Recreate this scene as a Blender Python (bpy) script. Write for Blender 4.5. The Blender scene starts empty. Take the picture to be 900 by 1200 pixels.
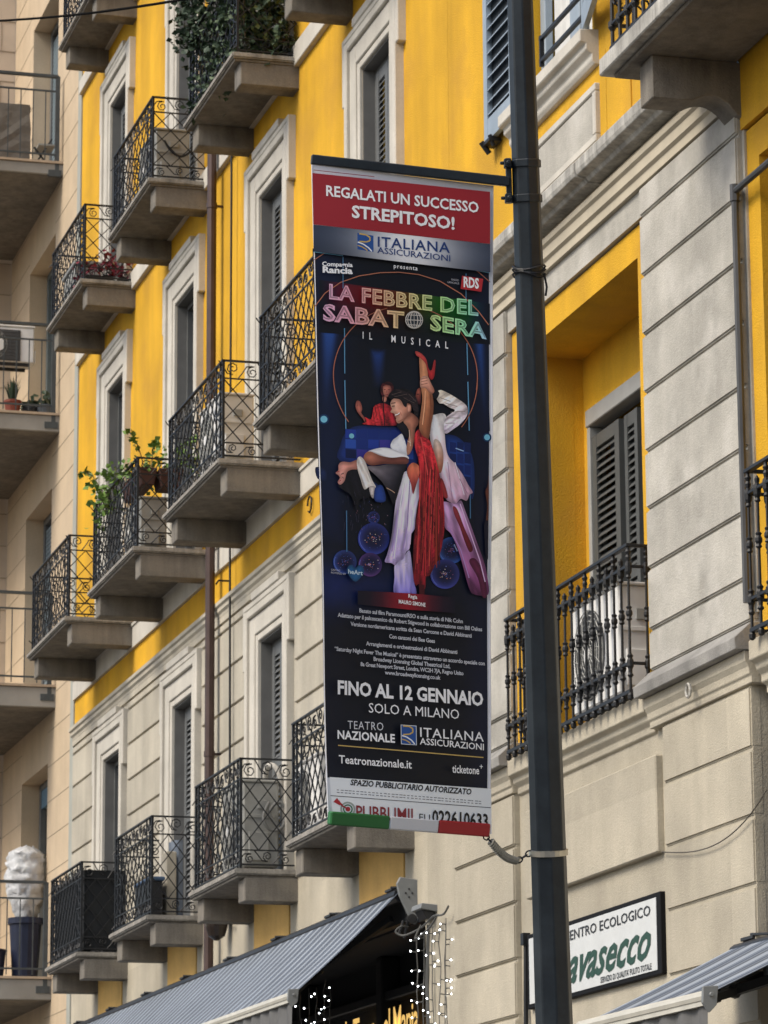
import bpy, bmesh, math, random
from mathutils import Vector, Matrix
R = math.radians
random.seed(7)
SC = bpy.context.scene
COL = SC.collection

# ------------------------------------------------------------------ camera
# X runs along the house fronts away from the camera, Y out over the street, Z up.
F_PX, PITCH, ROLL, YAW = 4140.2, .2221, -.0066, .2709
CAM = Vector((0, 7.2, 1.6))
fw = Vector((math.cos(PITCH)*math.cos(YAW), -math.cos(PITCH)*math.sin(YAW), math.sin(PITCH)))
rt = fw.cross(Vector((0, 0, 1))).normalized()
up = rt.cross(fw)
c_, s_ = math.cos(ROLL), math.sin(ROLL)
rt, up = c_*rt + s_*up, -s_*rt + c_*up
cd = bpy.data.cameras.new('camera')
cam = bpy.data.objects.new('camera', cd)
COL.objects.link(cam)
M = Matrix((rt, up, -fw)).transposed().to_4x4()
M.translation = CAM
cam.matrix_world = M
cd.sensor_fit = 'HORIZONTAL'
cd.sensor_width = 36
cd.lens = F_PX/900*36
cd.clip_start = .1
cd.clip_end = 2000
cd.dof.use_dof = True
cd.dof.focus_distance = 14.5
cd.dof.aperture_fstop = 20
SC.camera = cam

# ------------------------------------------------------------------ sky, sun, exposure
SUN_EL, SUN_AZ = R(46), R(-11)
w = bpy.data.worlds.new('World')
SC.world = w
w.use_nodes = True
nt = w.node_tree
sky = nt.nodes.new('ShaderNodeTexSky')
sky.sky_type = 'NISHITA'
sky.sun_disc = False
sky.sun_elevation = SUN_EL
sky.sun_rotation = SUN_AZ
sky.air_density = 1.0
sky.dust_density = 3.0
sky.ozone_density = 1.0
bg = nt.nodes['Background']
nt.links.new(sky.outputs[0], bg.inputs[0])
bg.inputs[1].default_value = .125
sd = bpy.data.lights.new('sun', 'SUN')
sd.energy = 1.6
sd.angle = R(24)
sd.color = (1, .93, .80)
sun = bpy.data.objects.new('sun', sd)
COL.objects.link(sun)
sdir = Vector((math.sin(SUN_AZ)*math.cos(SUN_EL), math.cos(SUN_AZ)*math.cos(SUN_EL), math.sin(SUN_EL)))
sun.rotation_euler = (-sdir).to_track_quat('-Z', 'Y').to_euler()
sun.location = sdir*60
SC.view_settings.view_transform = 'Standard'
SC.view_settings.look = 'None'
SC.view_settings.exposure = 0.62
SC.view_settings.gamma = 1
SC.view_settings.use_curve_mapping = False

# ------------------------------------------------------------------ helpers
def lin(c):
    return tuple((v/255/12.92 if v <= 10 else ((v/255+.055)/1.055)**2.4) for v in c)

def mat(name, col, rough=.8, var=.0, scale=3., fine=.0, fscale=60., bump=.0, metallic=0., streak=0.,
        tint=None, tint_amt=.0, spec=.4, emit=None, estr=0., bscale=90., sscale=(1.6, 1.6, .22), block=None):
    m = bpy.data.materials.new(name)
    m.use_nodes = True
    t = m.node_tree
    b = t.nodes['Principled BSDF']
    b.inputs['Roughness'].default_value = rough
    b.inputs['Metallic'].default_value = metallic
    b.inputs['Specular IOR Level'].default_value = spec
    b.inputs['Base Color'].default_value = (*col, 1)
    L = t.links.new
    tc = t.nodes.new('ShaderNodeTexCoord')
    cur = None
    def noise(sc, det=5, vec=None, rg=.55):
        n = t.nodes.new('ShaderNodeTexNoise')
        n.inputs['Scale'].default_value = sc
        n.inputs['Detail'].default_value = det
        n.inputs['Roughness'].default_value = rg
        L(vec or tc.outputs['Object'], n.inputs['Vector'])
        return n.outputs['Fac']
    def scale_by(fac, lo, hi):
        nonlocal cur
        r = t.nodes.new('ShaderNodeMapRange')
        r.inputs[1].default_value = .3
        r.inputs[2].default_value = .7
        r.inputs[3].default_value = lo
        r.inputs[4].default_value = hi
        L(fac, r.inputs[0])
        v = t.nodes.new('ShaderNodeVectorMath')
        v.operation = 'SCALE'
        if cur is None:
            v.inputs[0].default_value = col
        else:
            L(cur, v.inputs[0])
        L(r.outputs[0], v.inputs['Scale'])
        cur = v.outputs[0]
    if var:
        scale_by(noise(scale), 1-var, 1+var)
    if fine:
        scale_by(noise(fscale, 3), 1-fine, 1+fine)
    if streak:
        mp = t.nodes.new('ShaderNodeMapping')
        mp.inputs['Scale'].default_value = sscale
        L(tc.outputs['Object'], mp.inputs[0])
        scale_by(noise(1.6, 6, mp.outputs[0]), 1-streak, 1+streak*.4)
    if block:
        # every course of stone has a slightly different tone
        sx = t.nodes.new('ShaderNodeSeparateXYZ'); L(tc.outputs['Object'], sx.inputs[0])
        a_ = t.nodes.new('ShaderNodeMath'); a_.operation = 'SUBTRACT'; a_.inputs[1].default_value = block[1]; L(sx.outputs[2], a_.inputs[0])
        d_ = t.nodes.new('ShaderNodeMath'); d_.operation = 'DIVIDE'; d_.inputs[1].default_value = block[0]; L(a_.outputs[0], d_.inputs[0])
        f_ = t.nodes.new('ShaderNodeMath'); f_.operation = 'FLOOR'; L(d_.outputs[0], f_.inputs[0])
        x_ = t.nodes.new('ShaderNodeMath'); x_.operation = 'DIVIDE'; x_.inputs[1].default_value = 3.1; L(sx.outputs[0], x_.inputs[0])
        x2 = t.nodes.new('ShaderNodeMath'); x2.operation = 'FLOOR'; L(x_.outputs[0], x2.inputs[0])
        cb = t.nodes.new('ShaderNodeCombineXYZ'); L(f_.outputs[0], cb.inputs[0]); L(x2.outputs[0], cb.inputs[1])
        wn = t.nodes.new('ShaderNodeTexWhiteNoise'); wn.noise_dimensions = '3D'; L(cb.outputs[0], wn.inputs['Vector'])
        scale_by(wn.outputs['Value'], .93, 1.05)
    if tint is not None:
        mx = t.nodes.new('ShaderNodeMix')
        mx.data_type = 'RGBA'
        r = t.nodes.new('ShaderNodeMapRange')
        r.inputs[1].default_value = .5
        r.inputs[2].default_value = .68
        r.inputs[4].default_value = tint_amt
        L(noise(scale*.6+.9, 6), r.inputs[0])
        L(r.outputs[0], mx.inputs[0])
        if cur is None:
            mx.inputs[6].default_value = (*col, 1)
        else:
            L(cur, mx.inputs[6])
        mx.inputs[7].default_value = (*tint, 1)
        cur = mx.outputs[2]
    if cur is not None:
        L(cur, b.inputs['Base Color'])
    if bump:
        bp = t.nodes.new('ShaderNodeBump')
        bp.inputs['Strength'].default_value = bump
        bp.inputs['Distance'].default_value = .01
        L(noise(bscale, 6), bp.inputs['Height'])
        L(bp.outputs[0], b.inputs['Normal'])
    if emit:
        b.inputs['Emission Color'].default_value = (*emit, 1)
        b.inputs['Emission Strength'].default_value = estr
    return m

def vcol_mat(name, rough=.5, spec=.3):
    m = bpy.data.materials.new(name)
    m.use_nodes = True
    t = m.node_tree
    b = t.nodes['Principled BSDF']
    a = t.nodes.new('ShaderNodeVertexColor')
    a.layer_name = 'print'
    t.links.new(a.outputs[0], b.inputs['Base Color'])
    b.inputs['Roughness'].default_value = rough
    b.inputs['Specular IOR Level'].default_value = spec
    return m

def stripe_mat(name, width, cols, rough=.75):
    """cloth with stripes that run down the slope; cols = list of (fraction, colour)"""
    m = bpy.data.materials.new(name)
    m.use_nodes = True
    t = m.node_tree
    b = t.nodes['Principled BSDF']
    tc = t.nodes.new('ShaderNodeTexCoord')
    sp = t.nodes.new('ShaderNodeSeparateXYZ')
    t.links.new(tc.outputs['Object'], sp.inputs[0])
    d = t.nodes.new('ShaderNodeMath'); d.operation = 'DIVIDE'; d.inputs[1].default_value = width
    t.links.new(sp.outputs[0], d.inputs[0])
    f = t.nodes.new('ShaderNodeMath'); f.operation = 'FRACT'
    t.links.new(d.outputs[0], f.inputs[0])
    r = t.nodes.new('ShaderNodeValToRGB')
    r.color_ramp.interpolation = 'CONSTANT'
    el = r.color_ramp.elements
    while len(el) < len(cols):
        el.new(.5)
    for e, (p, c) in zip(el, cols):
        e.position = p
        e.color = (*c, 1)
    t.links.new(f.outputs[0], r.inputs[0])
    n = t.nodes.new('ShaderNodeTexNoise')
    n.inputs['Scale'].default_value = 2.2
    n.inputs['Detail'].default_value = 6
    t.links.new(tc.outputs['Object'], n.inputs['Vector'])
    mr = t.nodes.new('ShaderNodeMapRange')
    mr.inputs[1].default_value = .3; mr.inputs[2].default_value = .7
    mr.inputs[3].default_value = .85; mr.inputs[4].default_value = 1.08
    t.links.new(n.outputs['Fac'], mr.inputs[0])
    v = t.nodes.new('ShaderNodeVectorMath'); v.operation = 'SCALE'
    t.links.new(r.outputs[0], v.inputs[0]); t.links.new(mr.outputs[0], v.inputs['Scale'])
    t.links.new(v.outputs[0], b.inputs['Base Color'])
    b.inputs['Roughness'].default_value = rough
    return m

class MB:
    def __init__(s):
        s.v, s.f = [], []
    def add(s, vs, fs):
        o = len(s.v)
        s.v += [tuple(p) for p in vs]
        s.f += [tuple(i+o for i in q) for q in fs]
        return s
    def box(s, x0, x1, y0, y1, z0, z1):
        x0, x1 = min(x0, x1), max(x0, x1); y0, y1 = min(y0, y1), max(y0, y1); z0, z1 = min(z0, z1), max(z0, z1)
        return s.add([(x0,y0,z0),(x1,y0,z0),(x1,y1,z0),(x0,y1,z0),(x0,y0,z1),(x1,y0,z1),(x1,y1,z1),(x0,y1,z1)],
                     [(0,3,2,1),(4,5,6,7),(0,1,5,4),(1,2,6,5),(2,3,7,6),(3,0,4,7)])
    def bar(s, a, b, w, h=None, side=None):
        """rectangular bar from a to b"""
        a, b = Vector(a), Vector(b)
        d = (b-a).normalized()
        sd_ = Vector(side) if side else (Vector((0,0,1)) if abs(d.z) < .9 else Vector((1,0,0)))
        p = d.cross(sd_).normalized()*(w/2)
        q = p.cross(d).normalized()*((h or w)/2)
        vs = [a+p+q, a-p+q, a-p-q, a+p-q, b+p+q, b-p+q, b-p-q, b+p-q]
        return s.add(vs, [(0,1,2,3),(7,6,5,4),(0,4,5,1),(1,5,6,2),(2,6,7,3),(3,7,4,0)])
    def tube(s, pts, r, n=6, cap=True, radii=None, a0=0.):
        pts = [Vector(p) for p in pts]
        N = len(pts)
        ref = None
        rings = []
        for i, p in enumerate(pts):
            t = (pts[min(i+1, N-1)]-pts[max(i-1, 0)])
            t = t.normalized() if t.length > 1e-9 else Vector((0,0,1))
            if ref is None:
                ref = t.cross(Vector((0,0,1)) if abs(t.z) < .9 else Vector((1,0,0))).normalized()
            ref = (ref - t*ref.dot(t))
            ref = ref.normalized() if ref.length > 1e-6 else t.orthogonal().normalized()
            bn = t.cross(ref)
            rr = radii[i] if radii else r
            rings.append([p + (ref*math.cos(a0+2*math.pi*k/n) + bn*math.sin(a0+2*math.pi*k/n))*rr for k in range(n)])
        vs = [v for g in rings for v in g]
        fs = [(i*n+k, i*n+(k+1) % n, (i+1)*n+(k+1) % n, (i+1)*n+k) for i in range(N-1) for k in range(n)]
        if cap:
            fs += [tuple(range(n-1, -1, -1)), tuple((N-1)*n+k for k in range(n))]
        return s.add(vs, fs)
    def lathe(s, cx, cy, prof, n=8):
        """prof: (radius, z) going up"""
        vs = [(cx+r*math.cos(2*math.pi*k/n), cy+r*math.sin(2*math.pi*k/n), z) for r, z in prof for k in range(n)]
        N = len(prof)
        fs = [(i*n+k, i*n+(k+1) % n, (i+1)*n+(k+1) % n, (i+1)*n+k) for i in range(N-1) for k in range(n)]
        fs += [tuple(range(n-1, -1, -1)), tuple((N-1)*n+k for k in range(n))]
        return s.add(vs, fs)
    def prismx(s, prof, x0, x1):
        """profile of (y,z) points swept along X"""
        n = len(prof)
        vs = [(x0, y, z) for y, z in prof] + [(x1, y, z) for y, z in prof]
        fs = [(i, (i+1) % n, n+(i+1) % n, n+i) for i in range(n)] + [tuple(range(n-1, -1, -1)), tuple(range(n, 2*n))]
        return s.add(vs, fs)
    def prismy(s, prof, y0, y1):
        """profile of (x,z) points swept along Y"""
        n = len(prof)
        vs = [(x, y0, z) for x, z in prof] + [(x, y1, z) for x, z in prof]
        fs = [(i, (i+1) % n, n+(i+1) % n, n+i) for i in range(n)] + [tuple(range(n-1, -1, -1)), tuple(range(n, 2*n))]
        return s.add(vs, fs)
    def quad(s, a, b, c, d):
        return s.add([a, b, c, d], [(0, 1, 2, 3)])
    def ball(s, c, r, n=8, m=5, sz=1.):
        c = Vector(c)
        vs = [c+Vector((0, 0, -r*sz))]
        for i in range(1, m):
            a = -math.pi/2+math.pi*i/m
            vs += [c+Vector((r*math.cos(a)*math.cos(2*math.pi*k/n), r*math.cos(a)*math.sin(2*math.pi*k/n), r*sz*math.sin(a))) for k in range(n)]
        vs.append(c+Vector((0, 0, r*sz)))
        fs = [(0, 1+(k+1) % n, 1+k) for k in range(n)]
        for i in range(m-2):
            fs += [(1+i*n+k, 1+i*n+(k+1) % n, 1+(i+1)*n+(k+1) % n, 1+(i+1)*n+k) for k in range(n)]
        e = len(vs)-1
        fs += [(1+(m-2)*n+k, 1+(m-2)*n+(k+1) % n, e) for k in range(n)]
        return s.add(vs, fs)
    def build(s, name, material, parent=None, bevel=0., smooth=False, local=False, seg=1, recalc=True):
        me = bpy.data.meshes.new(name)
        me.from_pydata(s.v, [], s.f)
        bm = bmesh.new()
        bm.from_mesh(me)
        if recalc:
            bmesh.ops.recalc_face_normals(bm, faces=bm.faces)
        if bevel:
            es = [e for e in bm.edges if len(e.link_faces) == 2 and e.calc_face_angle(0) > .5]
            bmesh.ops.bevel(bm, geom=es, offset=bevel, segments=seg, affect='EDGES', clamp_overlap=True)
        bm.to_mesh(me)
        bm.free()
        if smooth:
            for p in me.polygons:
                p.use_smooth = True
        me.materials.append(material)
        return link(name, me, parent, local)

def link(name, me, parent=None, local=False):
    o = bpy.data.objects.new(name, me)
    COL.objects.link(o)
    if parent:
        o.parent = parent
        if not local:
            o.matrix_parent_inverse = wm(parent).inverted()
    return o

def wm(o):
    m = Matrix.LocRotScale(o.location, o.rotation_euler, o.scale)
    return wm(o.parent) @ o.matrix_parent_inverse @ m if o.parent else m

def tag(o, label, cat, group=None, kind=None):
    o['label'] = label
    o['category'] = cat
    if group: o['group'] = group
    if kind: o['kind'] = kind
    return o

def empty(name, loc, label, cat, group=None):
    o = bpy.data.objects.new(name, None)
    COL.objects.link(o)
    o.location = loc
    o.empty_display_size = .2
    return tag(o, label, cat, group)

def copy_tree(o, parent=None):
    c = o.copy()
    COL.objects.link(c)
    if parent:
        k = o.matrix_parent_inverse.copy()
        c.parent = parent
        c.matrix_parent_inverse = k
    for ch in list(o.children):
        copy_tree(ch, c)
    return c

def text_mesh(body, bold=0., shear=0., spacing=1., res=2):
    cu = bpy.data.curves.new('txt', 'FONT')
    cu.body = body
    cu.offset = bold
    cu.shear = shear
    cu.space_character = spacing
    cu.resolution_u = res
    cu.fill_mode = 'FRONT'
    ob = bpy.data.objects.new('txt', cu)
    COL.objects.link(ob)
    bpy.context.view_layer.update()
    dg = bpy.context.evaluated_depsgraph_get()
    me = bpy.data.meshes.new_from_object(ob.evaluated_get(dg))
    vs = [tuple(v.co) for v in me.vertices]
    fs = [tuple(p.vertices) for p in me.polygons]
    bpy.data.objects.remove(ob)
    bpy.data.meshes.remove(me)
    bpy.data.curves.remove(cu)
    return vs, fs

def wall_sheet(mb, x0, x1, z0, z1, y, holes=(), depth=.14):
    """front face of a wall at Y=y with rectangular holes (hx0,hx1,hz0,hz1) and their reveals"""
    hs = [(max(a, x0), min(b, x1), max(c, z0), min(d, z1)) for a, b, c, d in holes]
    hs = [h for h in hs if h[1]-h[0] > 1e-4 and h[3]-h[2] > 1e-4]
    xs = sorted({x0, x1, *[h[0] for h in hs], *[h[1] for h in hs]})
    zs = sorted({z0, z1, *[h[2] for h in hs], *[h[3] for h in hs]})
    for i in range(len(xs)-1):
        for j in range(len(zs)-1):
            cx, cz = (xs[i]+xs[i+1])/2, (zs[j]+zs[j+1])/2
            if any(h[0] < cx < h[1] and h[2] < cz < h[3] for h in hs):
                continue
            mb.quad((xs[i], y, zs[j]), (xs[i], y, zs[j+1]), (xs[i+1], y, zs[j+1]), (xs[i+1], y, zs[j]))
    for a, b, c, d in hs:
        e = y-depth
        mb.quad((a, y, c), (a, e, c), (a, e, d), (a, y, d))
        mb.quad((b, y, d), (b, e, d), (b, e, c), (b, y, c))
        if d < z1-1e-4: mb.quad((a, y, d), (a, e, d), (b, e, d), (b, y, d))
        if c > z0+1e-4: mb.quad((b, y, c), (b, e, c), (a, e, c), (a, y, c))

# ------------------------------------------------------------------ materials
YEL = mat('yellow_stucco', (.68, .375, .016), .88, var=.16, scale=.7, fine=.10, fscale=120, bump=.6, streak=.20, tint=(.48, .255, .028), tint_amt=.6)
CREAM = mat('cream_stucco', (.48, .44, .355), .88, var=.15, scale=1.3, fine=.05, fscale=40, bump=.45, streak=.18, tint=(.33, .305, .26), tint_amt=.5, block=(.3735, 7.745))
GREY_ST = mat('grey_cement', (.43, .41, .36), .88, var=.19, scale=2.1, fine=.06, fscale=38, bump=.5, streak=.18, tint=(.60, .575, .52), tint_amt=.6, block=(.373, 5.60))
WARM_ST = mat('warm_cement', (.455, .41, .318), .88, var=.16, scale=1.5, fine=.05, fscale=40, bump=.45, streak=.17, tint=(.38, .345, .275), tint_amt=.5, block=(.38, 5.02))
OCHRE = mat('ochre_panel', (.60, .38, .12), .88, var=.14, scale=2, fine=.06, bump=.3, streak=.1)
TRIM = mat('window_surround_stone', (.56, .53, .465), .85, var=.10, scale=3, fine=.05, bump=.15, streak=.14)
CORB = mat('shaded_dirty_concrete', (.19, .172, .145), .9, var=.18, scale=3, fine=.1, fscale=60, bump=.6, streak=.3, sscale=(8, 8, .9), tint=(.26, .23, .18), tint_amt=.5)  # base darkened for the shade under the slabs; streaks and blotches are dirt
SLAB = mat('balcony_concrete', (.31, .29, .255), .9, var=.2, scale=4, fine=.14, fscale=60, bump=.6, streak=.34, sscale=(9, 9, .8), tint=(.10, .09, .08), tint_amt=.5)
LEDGE = mat('weathered_ledge', (.44, .425, .385), .9, var=.22, scale=5, fine=.08, bump=.4, streak=.42, sscale=(9, 9, .6))
IRON = mat('black_iron', (.013, .014, .016), .5, var=.25, scale=20, spec=.35)
SHUT = mat('grey_shutter', (.125, .13, .13), .55, var=.12, scale=6)
SHUT_BLUE = mat('blue_grey_shutter', (.28, .34, .40), .5, var=.1, scale=6)
DARK = mat('dark_interior', (.012, .013, .016), .7)
GLASS = mat('dark_window_glass', (.03, .035, .045), .08, spec=.8)
CURTAIN = mat('pale_curtain', (.62, .58, .45), .9, var=.1, scale=12)
JAMB = mat('shaded_jamb', (.17, .168, .16), .7, var=.12, scale=6)  # liner colour darkened to carry the shade inside the reveals
PIPE = mat('brown_downpipe', (.075, .048, .042), .45, var=.2, scale=5, metallic=.3)
BEIGE = mat('beige_travertine', (.55, .435, .30), .8, var=.08, scale=2.2, fine=.05, bump=.2, streak=.08)
JOINT = mat('stone_joint', (.32, .26, .19), .9)
PALE = mat('pale_stone_tiles', (.55, .46, .36), .8, var=.1, scale=2)
ROLLER = mat('roller_shutter', (.17, .22, .25), .6, var=.1, scale=9)
STEEL_G = mat('grey_green_steel', (.10, .125, .135), .5, var=.15, scale=9)
ASPH = mat('asphalt', (.05, .05, .052), .9, var=.2, scale=2, fine=.2, bump=.4)
PAVE = mat('pavement_stone', (.15, .145, .14), .85, var=.15, scale=3, fine=.1, bump=.3)
KERB = mat('kerb_granite', (.33, .32, .31), .8, var=.15, scale=8)
ACW = mat('white_casing', (.74, .73, .70), .5, var=.1, scale=4, streak=.12)
ACG = mat('grey_casing', (.37, .37, .345), .6, var=.15, scale=4, streak=.15)
GRILLE = mat('dark_grille', (.07, .07, .07), .6)
# ------------------------------------------------------------------ ground
def structure(o):
    o['kind'] = 'structure'
    return o
structure(MB().quad((-300,-300,0),(300,-300,0),(300,300,0),(-300,300,0)).build('ground', ASPH))
structure(MB().quad((-80,3.75,.004),(140,3.75,.004),(140,13,.004),(-80,13,.004)).build('road', ASPH))
structure(MB().box(-80,140,-1,3.55,-.05,.13).build('pavement', PAVE))
k = MB()
for i in range(-40, 90):
    k.box(i+.004, i+.996, 3.553, 3.75, -.05, .135)
structure(k.build('kerb', KERB, bevel=.008))

# ------------------------------------------------------------------ wrought iron balcony
def spiral(mb, o, ux, uz, r, turns=1.4, sgn=1, a0=0., n=11, th=.0055):
    pts = []
    for i in range(n):
        t = i/(n-1)
        a = a0+sgn*turns*2*math.pi*t
        rr = r*(1-.78*t)
        pts.append(o+ux*(rr*math.cos(a))+uz*(rr*math.sin(a)))
    mb.tube(pts, th, 4, cap=False)
    return pts[0]

def lattice_panel(mb, a, b, H, pitch):
    a, b = Vector(a), Vector(b)
    L = (b-a).length
    u = (b-a)/L
    z = Vector((0, 0, 1))
    z0, z1, z2, z3 = .04*H, .17*H, .82*H, H
    nrm = u.cross(z)
    for zz, w in ((z0, .014), (z1, .012), (z2, .012)):
        mb.bar(a+z*zz, b+z*zz, .012, w)
    n = max(2, round(L/pitch))
    p = L/n
    m = max(2, round((z2-z1)/(p*1.15)))
    q = (z2-z1)/m
    for i in range(-m, n):
        for sg in (1, -1):
            # line from (i*p, bottom) rising; clip to the panel
            t0, t1 = max(0, -i), min(m, n-i)
            if t1 <= t0: continue
            x0, x1 = (i+t0)*p, (i+t1)*p
            if sg < 0: x0, x1 = L-x0, L-x1
            off = nrm*(.003*sg)
            mb.bar(a+u*x0+z*(z1+t0*q)+off, a+u*x1+z*(z1+t1*q)+off, .009, .009)
    for lo, hi in ((z0, z1), (z2, z3)):
        h = hi-lo
        r = min(h*.36, p*.46)
        c = (lo+hi)/2
        for i in range(n):
            x = (i+.5)*p
            s = 1 if i % 2 == 0 else -1
            o = a+u*x+z*(c-s*h*.10)
            spiral(mb, o, u, z, r, 1.5, -s, math.pi*.5*s+.3)
            mb.tube([o+z*(s*r), o+u*(p*.3)+z*(s*h*.32), o+u*(p*.55)+z*(-s*h*.1), o+u*p*.75-z*(s*h*.38)], .0055, 4, cap=False)

def balcony_railing(half, depth, H):
    mb = MB()
    e, y = half-.05, depth-.06
    zb = .065
    Z = Vector((0, 0, zb))
    for sx in (-1, 1):
        lattice_panel(mb, Vector((sx*e, .02, zb)), Vector((sx*e, y, zb)), H, .165)
        mb.box(sx*e-.011, sx*e+.011, y-.011, y+.011, zb, zb+H+.004)
        mb.box(sx*(e-.11)-.008, sx*(e-.11)+.008, y-.008, y+.008, zb, zb+H)
        mb.box(sx*(e-.26)-.007, sx*(e-.26)+.007, y-.007, y+.007, zb, zb+H)
        mb.bar((sx*e, .0, zb+H), (sx*e, y+.012, zb+H), .03, .014)
    lattice_panel(mb, (-e+.26, y, zb), (e-.26, y, zb), H, .17)
    for sx in (-1, 1):
        for zz in (.04, .17, .5, .82):
            mb.bar((sx*e, y, zb+H*zz), (sx*(e-.26), y, zb+H*zz), .012, .012)
        for k in range(4):
            z0 = .17+.1625*k
            mb.bar((sx*e, y+.003, zb+H*z0), (sx*(e-.26), y+.003, zb+H*(z0+.1625)), .009)
            mb.bar((sx*e, y-.003, zb+H*(z0+.1625)), (sx*(e-.26), y-.003, zb+H*z0), .009)
        for zz in (.10, .91):
            for k in (.06, .19):
                spiral(mb, Vector((sx*(e-k), y, zb+H*zz)), Vector((1,0,0)), Vector((0,0,1)), H*.05, 1.4, sx, 1.)
    mb.bar((-e-.015, y, zb+H), (e+.015, y, zb+H), .03, .014)
    return mb

def make_balcony(half, depth, H, corb, ch, parent, cx, z):
    t = .065
    pr = [(-.02, 0), (depth-.03, 0), (depth-.012, .014), (depth, .03), (depth, t-.012), (depth-.012, t), (-.02, t)]
    s = MB()
    # slab with a rounded nose on three sides: stepped boxes with a bevel
    s.box(-half, half, -.02, depth, .012, t)
    slab = s.build('balcony', SLAB, bevel=.012, seg=2)
    slab.location = (cx, 0, z)
    slab.parent = parent
    slab.matrix_parent_inverse = wm(parent).inverted()
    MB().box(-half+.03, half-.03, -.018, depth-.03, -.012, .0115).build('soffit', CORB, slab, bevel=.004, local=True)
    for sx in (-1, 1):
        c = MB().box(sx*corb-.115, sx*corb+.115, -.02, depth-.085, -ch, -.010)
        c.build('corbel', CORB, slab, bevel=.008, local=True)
    balcony_railing(half, depth, H).build('railing', IRON, slab, local=True)
    return slab

def louvre_leaf(x0, x1, z0, z1, y, th=.035, stile=.075, pitch=.052, rails=(0,)):
    """shutter leaf in the XZ plane, front at y"""
    mb = MB()
    mb.box(x0, x0+stile, y-th, y, z0, z1)
    mb.box(x1-stile, x1, y-th, y, z0, z1)
    zs = [z0, (z0+z1)/2-.04, z1-.09]
    hs = [.16, .08, .09]
    for a, h in zip(zs, hs):
        mb.box(x0+stile, x1-stile, y-th+.002, y-.002, a, a+h)
    for a, b in ((z0+.16, (z0+z1)/2-.04), ((z0+z1)/2+.04, z1-.09)):
        n = int((b-a)/pitch)
        for i in range(n):
            zc = a+(i+.5)*(b-a)/n
            mb.add([(x0+stile, y-th+.004, zc+.022), (x1-stile, y-th+.004, zc+.022), (x1-stile, y-.003, zc-.020), (x0+stile, y-.003, zc-.020),
                    (x0+stile, y-th+.004, zc+.030), (x1-stile, y-th+.004, zc+.030), (x1-stile, y-.003, zc-.012), (x0+stile, y-.003, zc-.012)],
                   [(0,1,2,3),(7,6,5,4),(0,4,5,1),(1,5,6,2),(2,6,7,3),(3,7,4,0)])
    return mb

# ------------------------------------------------------------------ yellow house
YB = empty('yellow_house', (31.5, 0, 0), 'yellow and cream house with four columns of lattice balconies along the street', 'building')
COLS = (26.04, 29.60, 33.24, 36.80)
HW = .45                                  # half width of a window opening
ROWS = {1: (5.21, 7.40), 2: (8.665, 11.52), 3: (12.37, 14.84), 4: (15.71, 18.2)}
HOLES = [(c-HW, c+HW, a, b) for c in COLS for a, b in ROWS.values()]
X0, X1 = 24.05, 39.08
m = MB(); wall_sheet(m, X0, X1, 8.62, 21, 0, HOLES, .16)
m.quad((X1, 0, 0), (X1, -8, 0), (X1, -8, 21), (X1, 0, 21)); m.quad((X0, 0, 21), (X1, 0, 21), (X1, -8, 21), (X0, -8, 21))
m.build('yellow_wall', YEL, YB, recalc=False)
m = MB(); wall_sheet(m, X0, X1, 8.04, 8.36, 0); m.build('yellow_band', YEL, YB, recalc=False)
m = MB(); wall_sheet(m, X0, X1, 5.2, 8.04, 0, HOLES, .16); m.build('cream_wall', CREAM, YB, recalc=False)
m = MB(); wall_sheet(m, X0, X1, 0, 5.2, 0, [(24.86, 38.7, 0, 4.42)], .5); m.build('ground_floor_wall', WARM_ST, YB, recalc=False)
# string courses
m = MB()
m.prismx([(-.02, 7.90), (.025, 7.90), (.03, 7.93), (.05, 7.95), (.05, 7.985), (.07, 8.0), (.07, 8.035), (-.02, 8.041)], X0, X1-.002)
m.box(X0, X1-.002, -.02, .025, 7.84, 7.897)
m.build('string_course', CREAM, YB)
m = MB(); m.box(X0, X1-.002, -.02, .03, 8.362, 8.622); m.box(X0, X1-.003, -.02, .045, 8.585, 8.612)
m.build('string_course', TRIM, YB)
m = MB(); m.box(X0, X1-.002, -.02, .05, 12.29, 12.49); m.build('string_course', TRIM, YB, bevel=.006)
m = MB(); m.box(X0, X1-.002, -.02, .05, 15.60, 15.77); m.build('string_course', TRIM, YB, bevel=.006)
m = MB(); m.box(X0, X1-.002, -.02, .02, 5.145, 5.215); m.build('string_course', CREAM, YB, bevel=.006)
# rusticated stucco courses between the first floor windows
edges = [X0] + [v for c in COLS for v in (c-.86, c+.86)] + [X1]
for i in range(0, len(edges), 2):
    a, b = edges[i]+.01, edges[i+1]-.01
    zt = 7.83
    m = MB()
    for zb in (7.74, 7.37, 6.99, 6.62, 6.24, 5.87, 5.49, 5.22):
        m.box(a, b, -.02, .022, zb+.012, zt-.012)
        zt = zb
    m.build('rusticated_stucco', CREAM, YB, bevel=.006)
# ochre fields between the lowest corbels
for c in COLS:
    MB().box(c-.64, c+.64, -.02, .012, 4.62, 5.13).build('ochre_panel', OCHRE, YB)

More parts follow.
